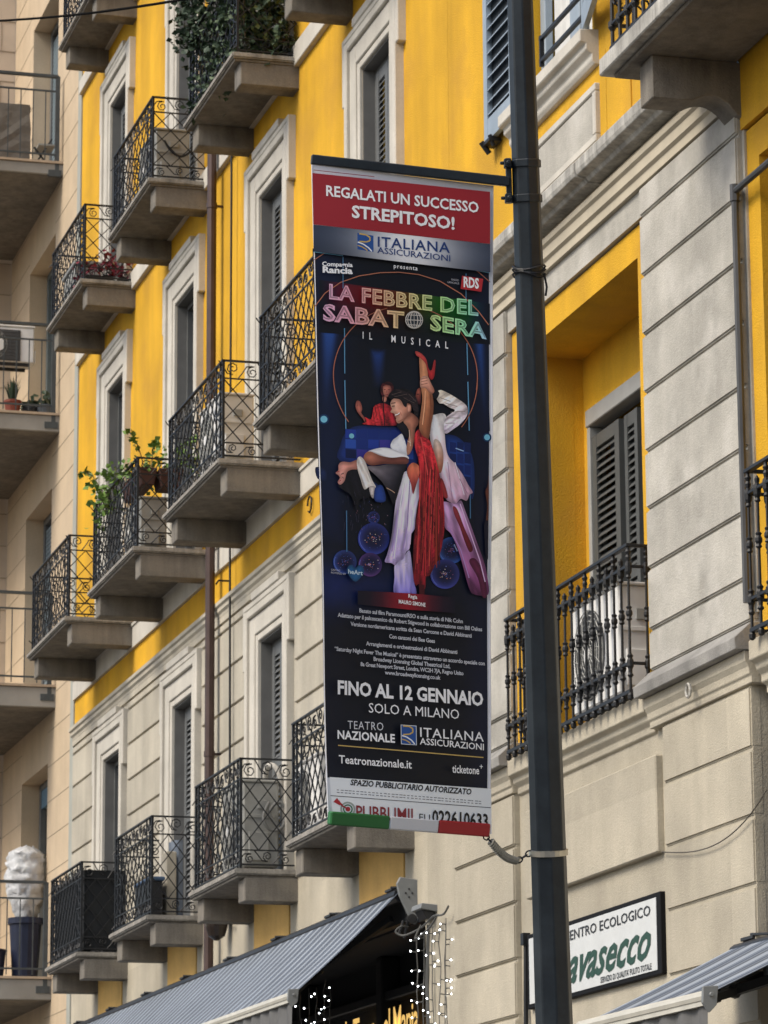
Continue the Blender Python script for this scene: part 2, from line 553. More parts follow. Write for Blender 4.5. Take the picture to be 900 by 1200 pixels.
def surround(c, z0, z1, ears=True):
    m = MB()
    o = .30
    # inner fillet, flat band, outer moulding; butted jamb / lintel pieces
    for w0, w1, y in ((0, .07, .03), (.07, .25, .045), (.25, .33, .075)):
        m.box(c-HW-w1, c-HW-w0-.001, -.02, y, z0, z1+w1*.95)
        m.box(c+HW+w0+.001, c+HW+w1, -.02, y, z0, z1+w1*.95)
        m.box(c-HW-w0, c+HW+w0, -.02, y-.002, z1+w0*.95+.001, z1+w1*.95)
    if ears:
        m.box(c-HW-.40, c-HW-.331, -.02, .07, z1-.22, z1+.33)
        m.box(c+HW+.331, c+HW+.40, -.02, .07, z1-.22, z1+.33)
        m.box(c-HW-.40, c+HW+.40, -.02, .072, z1+.316, z1+.37)
        m.box(c-HW-.05, c+HW+.05, -.02, .08, z1+.372, z1+.45)
    return m

modes = {(1,0):'closed',(1,1):'closed',(1,2):'closed',(1,3):'open',(2,0):'closed',(2,1):'closed',(2,2):'open',(2,3):'open',
         (3,0):'closed',(3,1):'closed',(3,2):'closed',(3,3):'closed',(4,0):'closed',(4,1):'closed',(4,2):'closed',(4,3):'closed'}
for row, (z0, z1) in ROWS.items():
    for ci, c in enumerate(COLS):
        wn = surround(c, z0, z1).build('window', TRIM, YB, bevel=.008)
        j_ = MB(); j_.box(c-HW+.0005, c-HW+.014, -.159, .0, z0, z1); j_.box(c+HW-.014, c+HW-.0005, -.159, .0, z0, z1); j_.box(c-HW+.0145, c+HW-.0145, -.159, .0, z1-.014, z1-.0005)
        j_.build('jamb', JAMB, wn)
        # dark room behind and its door frame
        MB().box(c-HW-.05, c+HW+.05, -.36, -.30, z0-.05, z1+.05).build('pane', DARK, wn)
        f = MB()
        f.box(c-HW, c-HW+.05, -.158, -.10, z0, z1); f.box(c+HW-.05, c+HW, -.158, -.10, z0, z1); f.box(c-HW+.05, c+HW-.05, -.158, -.10, z1-.06, z1)
        if modes[(row, ci)] == 'open':
            f.box(c-.06, c+.03, -.22, -.17, z0, z1-.06)
            f.box(c+.05, c+.09, -.20, -.15, z0, z1-.06)
            louvre_leaf(c-HW+.06, c-.06, z0+.02, z1-.07, -.10).build('shutter', SHUT, wn)
        else:
            louvre_leaf(c-HW+.052, c-.005, z0+.02, z1-.07, -.085).build('shutter', SHUT, wn)
            louvre_leaf(c+.005, c+HW-.10, z0+.02, z1-.07, -.085).build('shutter', SHUT, wn)
        f.build('frame', SHUT, wn)

BAL = {}
for row, half, depth, z, H, corb, ch in ((1, .915, .545, 5.143, .93, .79, .21), (2, 1.143, .76, 8.60, .87, 1.0, .22),
                                         (3, 1.015, .615, 12.305, .84, .86, .22), (4, .95, .54, 15.62, .86, .80, .22)):
    proto = None
    for ci, c in enumerate(COLS):
        if proto is None:
            proto = make_balcony(half, depth, H, corb, ch, YB, c, z)
            BAL[row, ci] = proto
        else:
            b = copy_tree(proto, YB)
            b.location.x = c
            BAL[row, ci] = b
# downpipe with collars, thin cable
px_ = 31.62
m = MB().tube([(px_, .11, .1), (px_, .11, 20)], .046, 10)
for z in (3, 6.6, 9.9, 11.9, 15, 18):
    m.tube([(px_, .11, z), (px_, .11, z+.05)], .053, 10)
    m.box(px_-.012, px_+.012, -.02, .07, z+.015, z+.035)
m.build('downpipe', PIPE, YB, smooth=False)
m = MB().tube([(31.0, .055, 5.25), (31.02, .06, 9), (31.0, .06, 12.2), (31.01, .06, 15), (31, .06, 20)], .011, 5)
m.build('facade_cable', IRON, YB)
# small wall bracket by the string course and the little vents
m = MB().tube([(31.3, .0, 8.2), (31.3, .10, 8.2), (31.28, .13, 8.16)], .010, 5); m.build('wall_hook', IRON, YB)
m = MB()
for a in range(9):
    pass
m.tube([(28.2+.07*math.cos(a*.785), .02, 8.24+.07*math.sin(a*.785)) for a in range(8)], .008, 5); m.build('wall_ring', IRON, YB)

# shop front under the long awning
SF = MB()
SF.box(24.80, 38.76, -.66, -.56, 0, 4.5); SF.box(24.88, 38.68, -.555, -.004, 4.385, 4.412); shop = SF.build('shop_front', DARK, YB)  # dark back of the shop; added soffit sheet paints in the awning's shade
m = MB()
BLK = mat('black_shop_paint', (.010, .011, .012), .45)
for xa in (24.86, 27.55, 30.2, 32.9, 35.6, 38.4):
    m.box(xa, xa+.16, -.558, -.40, 0, 4.38)
m.box(24.86, 38.7, -.555, -.43, 4.02, 4.10)
m.box(24.86, 38.7, -.555, -.44, 3.1, 3.16)
m.build('shop_frame', BLK, shop, bevel=.01)
GOLD = mat('lit_gold_letter', (.75, .47, .12), .4, emit=(1, .62, .18), estr=.55)
vs, fs = text_mesh('la Tazza del Mania....!', .012, 0, .9)
x0_, x1_ = min(v[0] for v in vs), max(v[0] for v in vs)
m = MB()
sx_ = (28.75-26.25)/(x1_-x0_)
m.add([(28.75-(v[0]-x0_)*sx_, -.42, 3.70+v[1]*.36) for v in vs], fs)
m.build('shop_lettering', GOLD, shop)

# ------------------------------------------------------------------ beige house further on
BB = empty('beige_house', (41.7, 0, 0), 'beige stone clad house with plain railed slab balconies at the left edge', 'building')
XL0, XL1 = 39.30, 44.15
WZ = ((14.45, 12.05), (11.26, 8.76), (17.72, 15.2), (7.92, 5.35), (4.5, .3), (21, 18.4))
LW = [(40.90, 42.72, b, a) for a, b in WZ]
m = MB(); wall_sheet(m, XL0, XL1, 0, 22, -.02, LW, .30)
m.quad((XL0, -.02, 0), (XL0, -.02, 22), (XL0, -8, 22), (XL0, -8, 0)); m.quad((XL0, -.02, 22), (XL1, -.02, 22), (XL1, -8, 22), (XL0, -8, 22))
m.build('wall', BEIGE, BB, recalc=False)
for xa, xb in ((XL0, 40.9), (42.72, XL1)):
    m = MB()
    for z in [i*.42+.3 for i in range(52)]:
        m.box(xa+.01, xb-.01, -.03, -.017, z, z+.008)
    m.build('wall_joints', JOINT, BB)
# grey downpipe in the gap between the two houses
m = MB().box(39.085, 39.295, -.12, .015, 0, 21); m.build('corner_strip', mat('grey_strip', (.36, .37, .33), .7, var=.1), BB)
for i, (zt, zb) in enumerate(WZ):
    fr = MB()
    a, b = 40.90, 42.72
    for x in (a, b-.08):
        fr.box(x, x+.08, -.318, -.24, zb, zt)
    fr.box(a+.08, b-.08, -.318, -.24, zt-.08, zt); fr.box((a+b)/2-.05, (a+b)/2+.05, -.318, -.25, zb, zt-.08)
    fw_ = fr.build('window', SHUT if i else STEEL_G, BB, bevel=.005)
    if i in (2, 1):      # lowered roller shutter
        rs = MB(); n = int((zt-zb-.1)/.055)
        for k in range(n):
            rs.box(a+.08, b-.08, -.30, -.262, zb+k*.055, zb+k*.055+.047)
        rs.build('roller_shutter', ROLLER, fw_, bevel=.006)
    else:
        MB().box(a+.05, b-.05, -.50, -.45, zb-.02, zt+.02).build('pane', DARK, fw_)
        cu = MB(); N = 40
        for x0c, x1c in ((a+.1, a+.62), (b-.95, b-.1)):
            pts = [(x0c+(x1c-x0c)*k/N, -.37+.035*math.sin(k*1.3)) for k in range(N+1)]
            for (xa, ya), (xb, yb) in zip(pts, pts[1:]):
                cu.quad((xa, ya, zb), (xb, yb, zb), (xb, yb, zt), (xa, ya, zt))
        cu.build('curtain', CURTAIN, fw_)
        if i == 3:
            MB().box(a+.08, b-.08, -.31, -.255, zt-.30, zt-.08).build('roller_shutter', mat('blue_roller', (.10, .19, .27), .6), fw_)

LRAIL = mat('dark_grey_rail', (.055, .065, .07), .5, var=.2, scale=10)
LSLAB = mat('grey_slab', (.29, .28, .255), .9, var=.15, scale=2.5, streak=.12, bump=.3)
LIP = mat('tiled_lip', (.42, .33, .24), .8, var=.15, scale=8)
def left_balcony(zb, th):
    s = MB().box(40.45, 44.12, -.04, 1.45, zb, zb+th)
    sl = s.build('balcony', LSLAB, BB, bevel=.01)
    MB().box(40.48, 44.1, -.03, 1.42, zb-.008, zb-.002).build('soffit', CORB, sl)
    MB().box(40.43, 44.12, -.03, 1.47, zb+th+.002, zb+th+.03).build('floor_tiles', LIP, sl)
    r = MB()
    zt = zb+th
    x = 40.47
    H = 1.12
    r.box(x-.025, x+.025, .03, .08, zt-.14, zt+H)
    r.box(x-.03, x+.03, .00, .16, zt-.16, zt-.08)
    for y in (1.40,):
        r.box(x-.025, x+.025, y-.025, y+.025, zt, zt+H)
    r.bar((x, .05, zt+H), (x, 1.42, zt+H), .06, .03)
    r.bar((x, .05, zt+H-.19), (x, 1.42, zt+H-.19), .02)
    r.bar((x, .05, zt+.12), (x, 1.42, zt+.12), .02)
    for k in range(1, 9):
        y = .05+k*1.37/9
        r.bar((x, y, zt+.05), (x, y, zt+H-.19), .012, .012)
    r.bar((x, 1.42, zt+H), (44.1, 1.42, zt+H), .06, .03)
    r.bar((x, 1.42, zt+H-.19), (44.1, 1.42, zt+H-.19), .02)
    r.bar((x, 1.42, zt+.12), (44.1, 1.42, zt+.12), .02)
    for k in range(1, 26):
        xx = x+k*3.6/26
        r.bar((xx, 1.42, zt+.05), (xx, 1.42, zt+H-.19), .012, .012)
    r.build('railing', LRAIL, sl)
    return sl
for zb, th in ((15.05, .14), (11.84, .20), (8.51, .24), (5.10, .24)):
    left_balcony(zb, th)

PB = empty('projecting_house', (47, 1, 0), 'pale tiled house wing jutting out at the far left edge', 'building')
m = MB().box(44.16, 52, -6, 2.2, 0, 23); m.build('wall', PALE, PB)
m = MB()
for z in [i*.42+.3 for i in range(53)]:
    m.box(44.152, 44.165, -.01, 2.2, z, z+.010)
for z0 in range(0, 53):
    for y in (.17, .62, 1.07, 1.52, 1.9):
        m.box(44.153, 44.164, y+(.22 if z0 % 2 else 0), y+(.22 if z0 % 2 else 0)+.008, z0*.42+.31, z0*.42+.72)
m.build('tile_joints', JOINT, PB)
# ------------------------------------------------------------------ grey rusticated house with loggias
LB = empty('loggia_house', (20, 0, 0), 'grey rusticated stone house with deep yellow loggias beside the pole', 'building')
SHIFT = -4.49
XE = 24.048
LEND = 8.0
# lower wall (recessed field) and piers
m = MB()
m.quad((19.60, -.02, 0), (19.60, -.02, 5.2), (22.66, -.02, 5.2), (22.66, -.02, 0))
m.quad((19.80+SHIFT, -.06, 0), (19.80+SHIFT, -.06, 5.2), (22.60+SHIFT, -.06, 5.2), (22.60+SHIFT, -.06, 0))
m.quad((LEND, -.06, 0), (LEND, -.06, 5.2), (15.31, -.06, 5.2), (15.31, -.06, 0))
m.build('ground_floor_wall', WARM_ST, LB, recalc=False)
for s in (0, SHIFT):
    MB().box(19.79+s, 22.36+s, -.10, .028, 4.25, 4.84).build('raised_panel', WARM_ST, LB, bevel=.008)
def pier(x0, x1, zs, matr, y=.03, name='pier'):
    b = MB()
    b.box(x0, x1, -.7, .008, zs[0], zs[-1])
    core = b.build(name, matr, LB)
    b = MB()
    for a, c in zip(zs, zs[1:]):
        b.box(x0-.002, x1+.002, -.05, y, a+.009, c-.009)
    b.build('stone_course', matr, core, bevel=.010, seg=2)
LOW = (0, .4, .8, 1.2, 1.6, 1.98, 2.36, 2.74, 3.12, 3.50, 3.88, 4.26, 4.64, 5.0)
UPP = (5.348, 5.60, 5.98, 6.35, 6.71, 7.08, 7.45, 7.83, 8.21, 8.41)
pier(18.24, 19.67, LOW, WARM_ST, .022)
pier(22.62, XE-.01, LOW, WARM_ST)
pier(18.24+SHIFT, 19.78+SHIFT, LOW, WARM_ST)
pier(18.18, 19.84, UPP, GREY_ST)
pier(22.66, XE-.01, (5.348, 5.55, 5.98, 6.40, 6.84, 7.26, 7.68, 8.08, 8.41), GREY_ST)
pier(18.18+SHIFT, 19.84+SHIFT, UPP, GREY_ST)
LEAD = mat('weathered_ledge_top', (.27, .26, .24), .85, var=.2, scale=5, fine=.08, bump=.4, streak=.2)
# string course under the loggias: heavier over the piers
PR = [(-.1, 5.182), (.13, 5.182), (.135, 5.25), (.12, 5.262), (.03, 5.345), (-.1, 5.345)]
PRM = [(-.1, 5.0), (.034, 5.0), (.036, 5.04), (.048, 5.05), (.052, 5.09), (.07, 5.12), (.075, 5.18), (-.1, 5.18)]
for a, b in ((18.16, 19.86), (18.16+SHIFT, 19.86+SHIFT), (22.60, XE-.003)):
    MB().prismx(PR, a, b).build('ledge', LEAD, LB, bevel=.004)
    MB().prismx(PRM, a+.01, b-.01).build('string_course', WARM_ST, LB, bevel=.004)
PR2 = [(-.15, 4.93), (-.03, 4.93), (-.03, 4.97), (.0, 4.99), (.0, 5.03), (.03, 5.06), (.035, 5.09), (.07, 5.11), (.07, 5.22), (-.15, 5.235)]
for s in (0, SHIFT):
    MB().prismx(PR2, 19.862+s, 22.598+s).build('string_course', WARM_ST, LB, bevel=.004)
# wall over the loggias, frieze, cornice
for s in (0, SHIFT):
    MB().box(19.845+s, 22.655+s, -.6, .004, 8.235, 8.41 if s == 0 else 8.93).build('lintel_wall', GREY_ST if s == 0 else YEL, LB)
m = MB()
m.prismx([(-.1, 8.412), (.034, 8.412), (.034, 8.47), (.055, 8.485), (.055, 8.55), (.075, 8.565), (.08, 8.60), (.03, 8.62), (.03, 8.66), (-.1, 8.66)], 18.2, XE-.004)
m.build('frieze', mat('frieze_stucco', (.52, .46, .35), .88, var=.12, scale=2, bump=.3, streak=.12), LB)
m = MB()
CP = [(-.1, 8.662), (.12, 8.662), (.135, 8.69), (.20, 8.70), (.21, 8.73), (.21, 8.79), (.20, 8.80), (.02, 8.90), (-.1, 8.90)]
m.prismx(CP, 20.57, XE-.005)
m.prismx([(y*.93 if y > 0 else y, z+.012) for y, z in CP], 18.66, 20.568)
m.build('cornice', LEDGE, LB, bevel=.004)

SHUTD = mat('dark_grey_shutter', (.075, .08, .078), .55, var=.12, scale=6)
SHUTD2 = mat('dark_blue_frame', (.022, .026, .032), .5)
def loggia(s):
    xo0, xo1, xi0, xi1 = 19.87+s, 22.63+s, 20.04+s, 22.45+s
    zt, zo, zb, yb = 8.02, 8.222, 5.22, -.47
    m = MB()
    # frame ring, jambs, ceiling and back wall
    m.box(xo0-.02, xi0, -.40, -.025, zb, zo); m.box(xi1, xo1+.02, -.40, -.025, zb, zo)
    m.box(xi0, xi1, -.40, -.025, zt, zo)
    m.box(xi0-.03, xi1+.03, yb-.12, yb-.003, 7.60, zt+.1)
    m.box(xi0-.03, xi0+.12, yb-.12, yb-.002, zb, 7.6); m.box(xi1-.12, xi1+.03, yb-.12, yb-.002, zb, 7.6)
    m.box(xi0-.03, xi1+.03, yb-.1, -.399, zt+.002, zt+.1)
    m.box(xi0-.1, xi0-.001, yb-.1, -.398, zb, zt); m.box(xi1+.001, xi1+.1, yb-.1, -.398, zb, zt)
    lg = m.build('loggia', YEL, LB)
    MB().box(xo0, xo1, -.6, -.02, 5.05, 5.236).build('loggia_floor', SLAB, lg)
    d = MB()
    d.box(xi0+.121, xi1-.121, yb-.10, yb+.03, 7.50, 7.62)
    d.box(xi1-.175, xi1-.121, yb-.10, yb+.02, zb, 7.499); d.box(xi0+.121, xi0+.175, yb-.10, yb+.02, zb, 7.499)
    d.build('door_frame', mat('pale_grey_frame', (.33, .33, .31), .6, var=.1, scale=5), lg, bevel=.006)
    d = MB(); d.box(xi0+.176, xi1-.176, yb-.16, yb-.13, zb, 7.50); d.build('pane', DARK, lg)
    louvre_leaf(xi1-.74, xi1-.18, zb+.03, 7.42, yb+.005, .04, .09).build('shutter', SHUTD, lg)
    louvre_leaf(xi1-1.06, xi1-.80, zb+.03, 7.42, yb-.012, .04, .06).build('shutter', SHUTD, lg)
    d = MB(); d.box(xi1-1.22, xi1-1.12, yb-.11, yb-.05, zb, 7.45); d.box(xi0+.18, xi0+.30, yb-.11, yb-.05, zb, 7.45)
    d.box(xi0+.30, xi1-1.22, yb-.11, yb-.06, 7.33, 7.45)
    d.build('door_stile', SHUTD2, lg, bevel=.005)

    # cast iron railing
    y = .115
    a, b = 19.95+s, 22.42+s
    r = MB()
    r.bar((a-.02, y, 6.15), (b+.02, y, 6.15), .036, .022)
    for z, h in ((6.02, .020), (5.42, .020), (5.245, .026)):
        r.bar((a-.01, y, z), (b+.01, y, z), .026, h)
    for x in (a, b):
        r.bar((x, y, 6.15), (x, -.03, 6.15), .03, .02)
        for z in (6.02, 5.42, 5.245):
            r.bar((x, y, z), (x, -.03, z), .022, .018)
    rl = r.build('loggia_railing', IRON, lg, bevel=.003)
    def prof(full):
        t = .009
        p = [(.006, 5.19), (.018, 5.20), (.020, 5.222), (.012, 5.24), (t, 5.25), (t, 5.33), (.02, 5.345), (.012, 5.36), (.014, 5.385), (.022, 5.40), (.022, 5.435), (.014, 5.45), (.02, 5.465), (t, 5.48),
             (.0085, 5.68), (.019, 5.69), (.013, 5.705), (.021, 5.72), (.021, 5.738), (.013, 5.752), (.019, 5.766), (.0085, 5.776),
             (.0085, 5.94), (.018, 5.95), (.013, 5.965), (.021, 5.985), (.023, 6.02), (.021, 6.04), (.012, 6.05)]
        if full: p += [(.018, 6.075), (.012, 6.09), (.02, 6.11), (.012, 6.125), (.012, 6.148)]
        else: p += [(.014, 6.06), (.016, 6.075), (.006, 6.09), (.003, 6.095)]
        return p
    protos = []
    n = 19
    for i in range(n):
        x = a+(b-a)*i/(n-1)
        full = i % 2 == 0
        if i < 2:
            ob = MB().lathe(0, 0, prof(full), 7).build('baluster', IRON, rl, smooth=False, local=True)
            protos.append(ob)
        else:
            ob = protos[0 if full else 1].copy(); COL.objects.link(ob)
        ob.location = (x, y, 0)
    for x in (a, b):
        ob = protos[0].copy(); COL.objects.link(ob); ob.location = (x, .0, 0); 
    return lg
loggia(0)
loggia(SHIFT)
# thin pipe in the corner of the right loggia with its awning rod
m = MB().tube([(18.165, .05, 5.45), (18.165, .05, 7.86)], .022, 8)
m.tube([(18.165, .05, 7.80), (18.165, .05, 7.90)], .03, 8)
m.tube([(18.165, .05, 7.86), (17.2, .055, 7.865), (16.0, .06, 7.87)], .02, 8)
m.build('corner_pipe', mat('grey_pipe', (.09, .09, .09), .45, var=.2, metallic=.4), LB)
m = MB().box(18.145, 18.18, -.4, -.01, 5.4, 8.4); m.build('corner_return', GREY_ST, LB)
# upper storey
UW = (20.74, 22.22, 9.74, 12.3)
m = MB()
wall_sheet(m, LEND, XE-.002, 8.9, 21, 0, [UW, (UW[0]+SHIFT+.4, UW[1]+SHIFT-.2, 9.0, 12.3)], .22)
m.quad((LEND, 0, 0), (LEND, -8, 0), (LEND, -8, 21), (LEND, 0, 21)); m.quad((LEND, 0, 21), (XE, 0, 21), (XE, -8, 21), (LEND, -8, 21))
m.quad((LEND, -.62, 0), (XE, -.62, 0), (XE, -.62, 9), (LEND, -.62, 9))
m.build('yellow_wall', YEL, LB, recalc=False)
m = MB(); m.box(20.46, 20.50, -.02, .012, 8.9, 9.55); m.box(20.0, 20.458, -.02, .010, 8.905, 12); m.build('wall_strip', YEL, LB)
m = MB()
m.prismx([(-.2, 9.50), (.03, 9.50), (.05, 9.53), (.05, 9.57), (.09, 9.60), (.09, 9.64), (.13, 9.65), (.13, 9.735), (-.2, 9.752)], 20.62, 22.42)
m.build('window_sill', TRIM, LB, bevel=.006)
pan = MB().box(20.68, 22.30, -.02, .022, 9.03, 9.32).build('apron_panel', GREY_ST, LB, bevel=.006)
m = MB()
for x0, x1, z0, z1 in ((20.62, 22.36, 8.975, 9.028), (20.62, 22.36, 9.322, 9.375), (20.62, 20.678, 9.029, 9.321), (22.302, 22.36, 9.029, 9.321)):
    m.box(x0, x1, -.02, .035, z0, z1)
m.build('panel_moulding', TRIM, pan, bevel=.006)
wn = MB()
for x0, x1 in ((20.74, 20.84), (22.12, 22.22), (21.38, 21.58)):
    wn.box(x0, x1, -.19, -.13, 9.755, 12.3)
wn.box(20.84, 22.12, -.19, -.13, 9.755, 9.86)
wob = wn.build('upper_window', SHUT_BLUE, LB, bevel=.006)
m = MB()
m.box(20.70, 22.26, -.30, -.27, 9.7, 12.35); m.build('pane', GLASS, wob)
cu = MB()
N = 60
pts = [(20.84+1.28*k/N, -.215+.022*math.sin(k*1.1)) for k in range(N+1)]
for (xa, ya), (xb, yb) in zip(pts, pts[1:]):
    cu.quad((xa, ya, 9.76), (xb, yb, 9.76), (xb, yb, 12.3), (xa, ya, 12.3))
cu.build('curtain', mat('white_curtain', (.6, .6, .58), .9, var=.1, scale=9), wob)
m = MB()
for z in (9.90, 10.06):
    m.bar((20.75, .035, z), (21.72, .035, z), .028, .022)
m.bar((21.70, .035, 9.86), (21.70, .035, 10.08), .03, .022, side=(1, 0, 0))
m.build('guard_bar', IRON, wob)
lf = louvre_leaf(22.235, 22.92, 9.70, 12.3, .075, .04, .085, .085)
lf.build('shutter', SHUT_BLUE, wob)
MB().box(22.30, 22.86, .012, .033, 9.80, 12.2).build('slat_shade_sheet', mat('slat_gap_shade', (.07, .085, .10), .7), wob)  # added dark sheet, stands in for the shade between the slats
m = MB(); m.box(22.72, 22.90, .01, .10, 9.665, 9.69); m.tube([(22.88, .05, 9.62), (22.88, .11, 9.70)], .02, 6); m.tube([(22.74, .06, 9.63), (22.74, .09, 9.71)], .016, 6)
m.build('shutter_catch', IRON, wob)
lf2 = louvre_leaf(0, .66, 9.76, 12.3, 0, .04, .085, .085).build('shutter', SHUT_BLUE, wob)
lf2.rotation_euler = (0, 0, R(168)); lf2.location = (20.72, .04, 0)

# long balcony at the top right
sl = MB().box(9.0, 18.65, -.02, .69, 8.668, 8.775).build('balcony', LEDGE, LB, bevel=.008)
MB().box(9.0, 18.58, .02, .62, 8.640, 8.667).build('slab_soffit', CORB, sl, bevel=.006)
def bracket(x):
    pr = [(-.02, 8.64), (.545, 8.64), (.545, 8.38), (.36, 8.38)]
    pr += [(.30-.22*k/8, 8.385+.065*math.sin(math.pi*(k/8)*.62)-.07*(k/8)**2) for k in range(9)]
    pr += [(.03, 8.32), (-.02, 8.29)]
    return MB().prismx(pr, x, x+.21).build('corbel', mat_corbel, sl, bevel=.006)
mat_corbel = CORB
for x in (18.14, 16.3, 14.4, 12.5):
    bracket(x)
r = MB()
y = .625
for z, h in ((9.70, .022), (9.57, .018), (8.97, .02), (8.83, .024)):
    r.bar((9, y, z), (18.60, y, z), .03, h)
    r.bar((18.58, y, z), (18.58, .0, z), .026, h)
rl = r.build('balcony_railing', IRON, sl, bevel=.003)
pf = [(.006, 8.78), (.02, 8.79), (.012, 8.83), (.012, 8.93), (.026, 8.955), (.026, 8.985), (.013, 9.0), (.0105, 9.24), (.024, 9.26), (.024, 9.29), (.0105, 9.31), (.0105, 9.53), (.026, 9.55), (.026, 9.585), (.012, 9.60), (.012, 9.70)]
proto = None
for i in range(42):
    x = 18.58-i*.135
    if proto is None:
        proto = MB().lathe(0, 0, pf, 7).build('baluster', IRON, rl, local=True); ob = proto
    else:
        ob = proto.copy(); COL.objects.link(ob)
    ob.location = (x, y, 0)
for i in range(1, 5):
    ob = proto.copy(); COL.objects.link(ob); ob.location = (18.58, y-i*.135, 0)
# scroll ornaments between the balusters
m = MB()
for i in range(30):
    for zz, sg in ((9.42, 1), (9.12, -1)):
        spiral(m, Vector((18.58-(i+.5)*.135, y, zz)), Vector((1,0,0)), Vector((0,0,1)), .05, 1.3, sg, .6, 10, .008)
for i in range(4):
    for zz, sg in ((9.42, 1), (9.12, -1)):
        spiral(m, Vector((18.58, y-(i+.5)*.135, zz)), Vector((0,1,0)), Vector((0,0,1)), .05, 1.3, sg, .6, 10, .008)
m.build('scroll_ornament', IRON, rl)
# loose wire along the lower pier
m = MB().tube([(19.66-1.7*i/20, .046, 4.235-.11*math.sin(i/20*2.2)+.22*(i/20)**3) for i in range(21)], .004, 5)
m.build('loose_wire', mat('faded_wire', (.10, .09, .075), .8), LB)
m = MB().tube([(19.0+.035*math.cos(a*.785), .10, 5.09+.04*math.sin(a*.785)) for a in range(9)], .010, 5); m.build('wall_hook', LEDGE, LB)
# ------------------------------------------------------------------ street pole
def ray(x, y, depth):
    return CAM + (fw + rt*((x-450)/F_PX) - up*((y-600)/F_PX))*depth
DP = 13.864
pa, pb = ray(609.5, 0, DP), ray(649.5, 1200, DP)
pdir = (pa-pb).normalized()
k0 = -pb.z/pdir.z
base = pb+pdir*k0
PT = lambda t: base+pdir*t                   # t metres up the pole
Lvis = (pa-pb).length
def prad(t):                                  # radius at t
    f = (t-(-k0))/Lvis                        # 0 at frame bottom, 1 at frame top
    return (45.0-14.2*f)/2/F_PX*DP
POLE_M = mat('anthracite_paint', (.019, .026, .033), .4, var=.22, scale=7, fine=.12, fscale=40, spec=.35, streak=.25, tint=(.045, .055, .062), tint_amt=.3)
pole = empty('street_pole', base, 'dark octagonal steel pole carrying the long theatre banner', 'pole')
ts = [0, .3, 1.0, 2, 3, 4, 5, 6, 7, 8.2, 9.0]
POLEMB = MB().tube([PT(t) for t in ts], .05, 8, radii=[prad(t) for t in ts], a0=R(-10))
POLEMB.build('shaft', POLE_M, pole, bevel=.004)
MB().tube([PT(0), PT(.04), PT(.05), PT(.35), PT(.40)], .1, 8, radii=[.16, .16, .125, .115, .09]).build('base_collar', POLE_M, pole)
MB().tube([PT(8.98), PT(9.06), PT(9.10)], .05, 8, radii=[.05, .05, .01]).build('cap', POLE_M, pole)
def t_at(y):                                  # pole parameter for picture height y at the axis
    return -k0 + Lvis*(1200-y)/1200
STEELB = mat('steel_band', (.55, .52, .45), .35, metallic=.9, var=.2, scale=12)
t0 = t_at(999)
MB().tube([PT(t0-.012), PT(t0-.011), PT(t0+.011), PT(t0+.012)], .05, 24, radii=[prad(t0)+.001, prad(t0)+.006, prad(t0)+.006, prad(t0)+.001]).build('steel_band', STEELB, pole)
# banner arm and its clamp
q = pdir
side = (ray(590, 200, DP)-ray(640, 200, DP)).normalized()      # towards the banner
tow = -fw
armR, armL = ray(597, 213.0, DP-.02), ray(364.5, 186.8, DP-.10)
m = MB().bar(armL, armR, .036, .038, side=q)
m.build('banner_arm', POLE_M, pole, bevel=.004)
m = MB()
for yy in (192, 233):
    t1 = t_at(yy)
    m.tube([PT(t1-.016), PT(t1-.015), PT(t1+.015), PT(t1+.016)], .05, 8, radii=[prad(t1)+.001, prad(t1)+.007, prad(t1)+.007, prad(t1)+.001], a0=R(-10))
    c = PT(t1)+side*(prad(t1)+.016)
    m.bar(c-tow*.03, c+tow*.05, .028, .034, side=q)
    m.tube([c+tow*.05-side*.002, c+tow*.075-side*.002], .009, 6)
    m.tube([c+tow*.03+side*.014, c+tow*.03+side*.03], .008, 6)
c = PT(t_at(212))+side*(prad(t_at(212))+.012)
m.bar(c-q*.088, c+q*.088, .05, .022, side=side)
m.build('arm_clamp', POLE_M, pole, bevel=.003)
m = MB()
t1 = t_at(322)
for dz in (0, .012, .026):
    m.tube([PT(t1+dz)+(side*math.cos(a)+tow*math.sin(a))*(prad(t1)+.006)+q*(.010*math.sin(a*2+dz*90)) for a in [i*math.pi/8 for i in range(17)]], .0045, 5)
m.tube([PT(t1)-side*prad(t1)+tow*.03, PT(t1-.05)-side*(prad(t1)+.008)+tow*.03, PT(t1-.085)-side*(prad(t1)+.002)+tow*.03], .0045, 5)
m.build('cable_tie', IRON, pole)

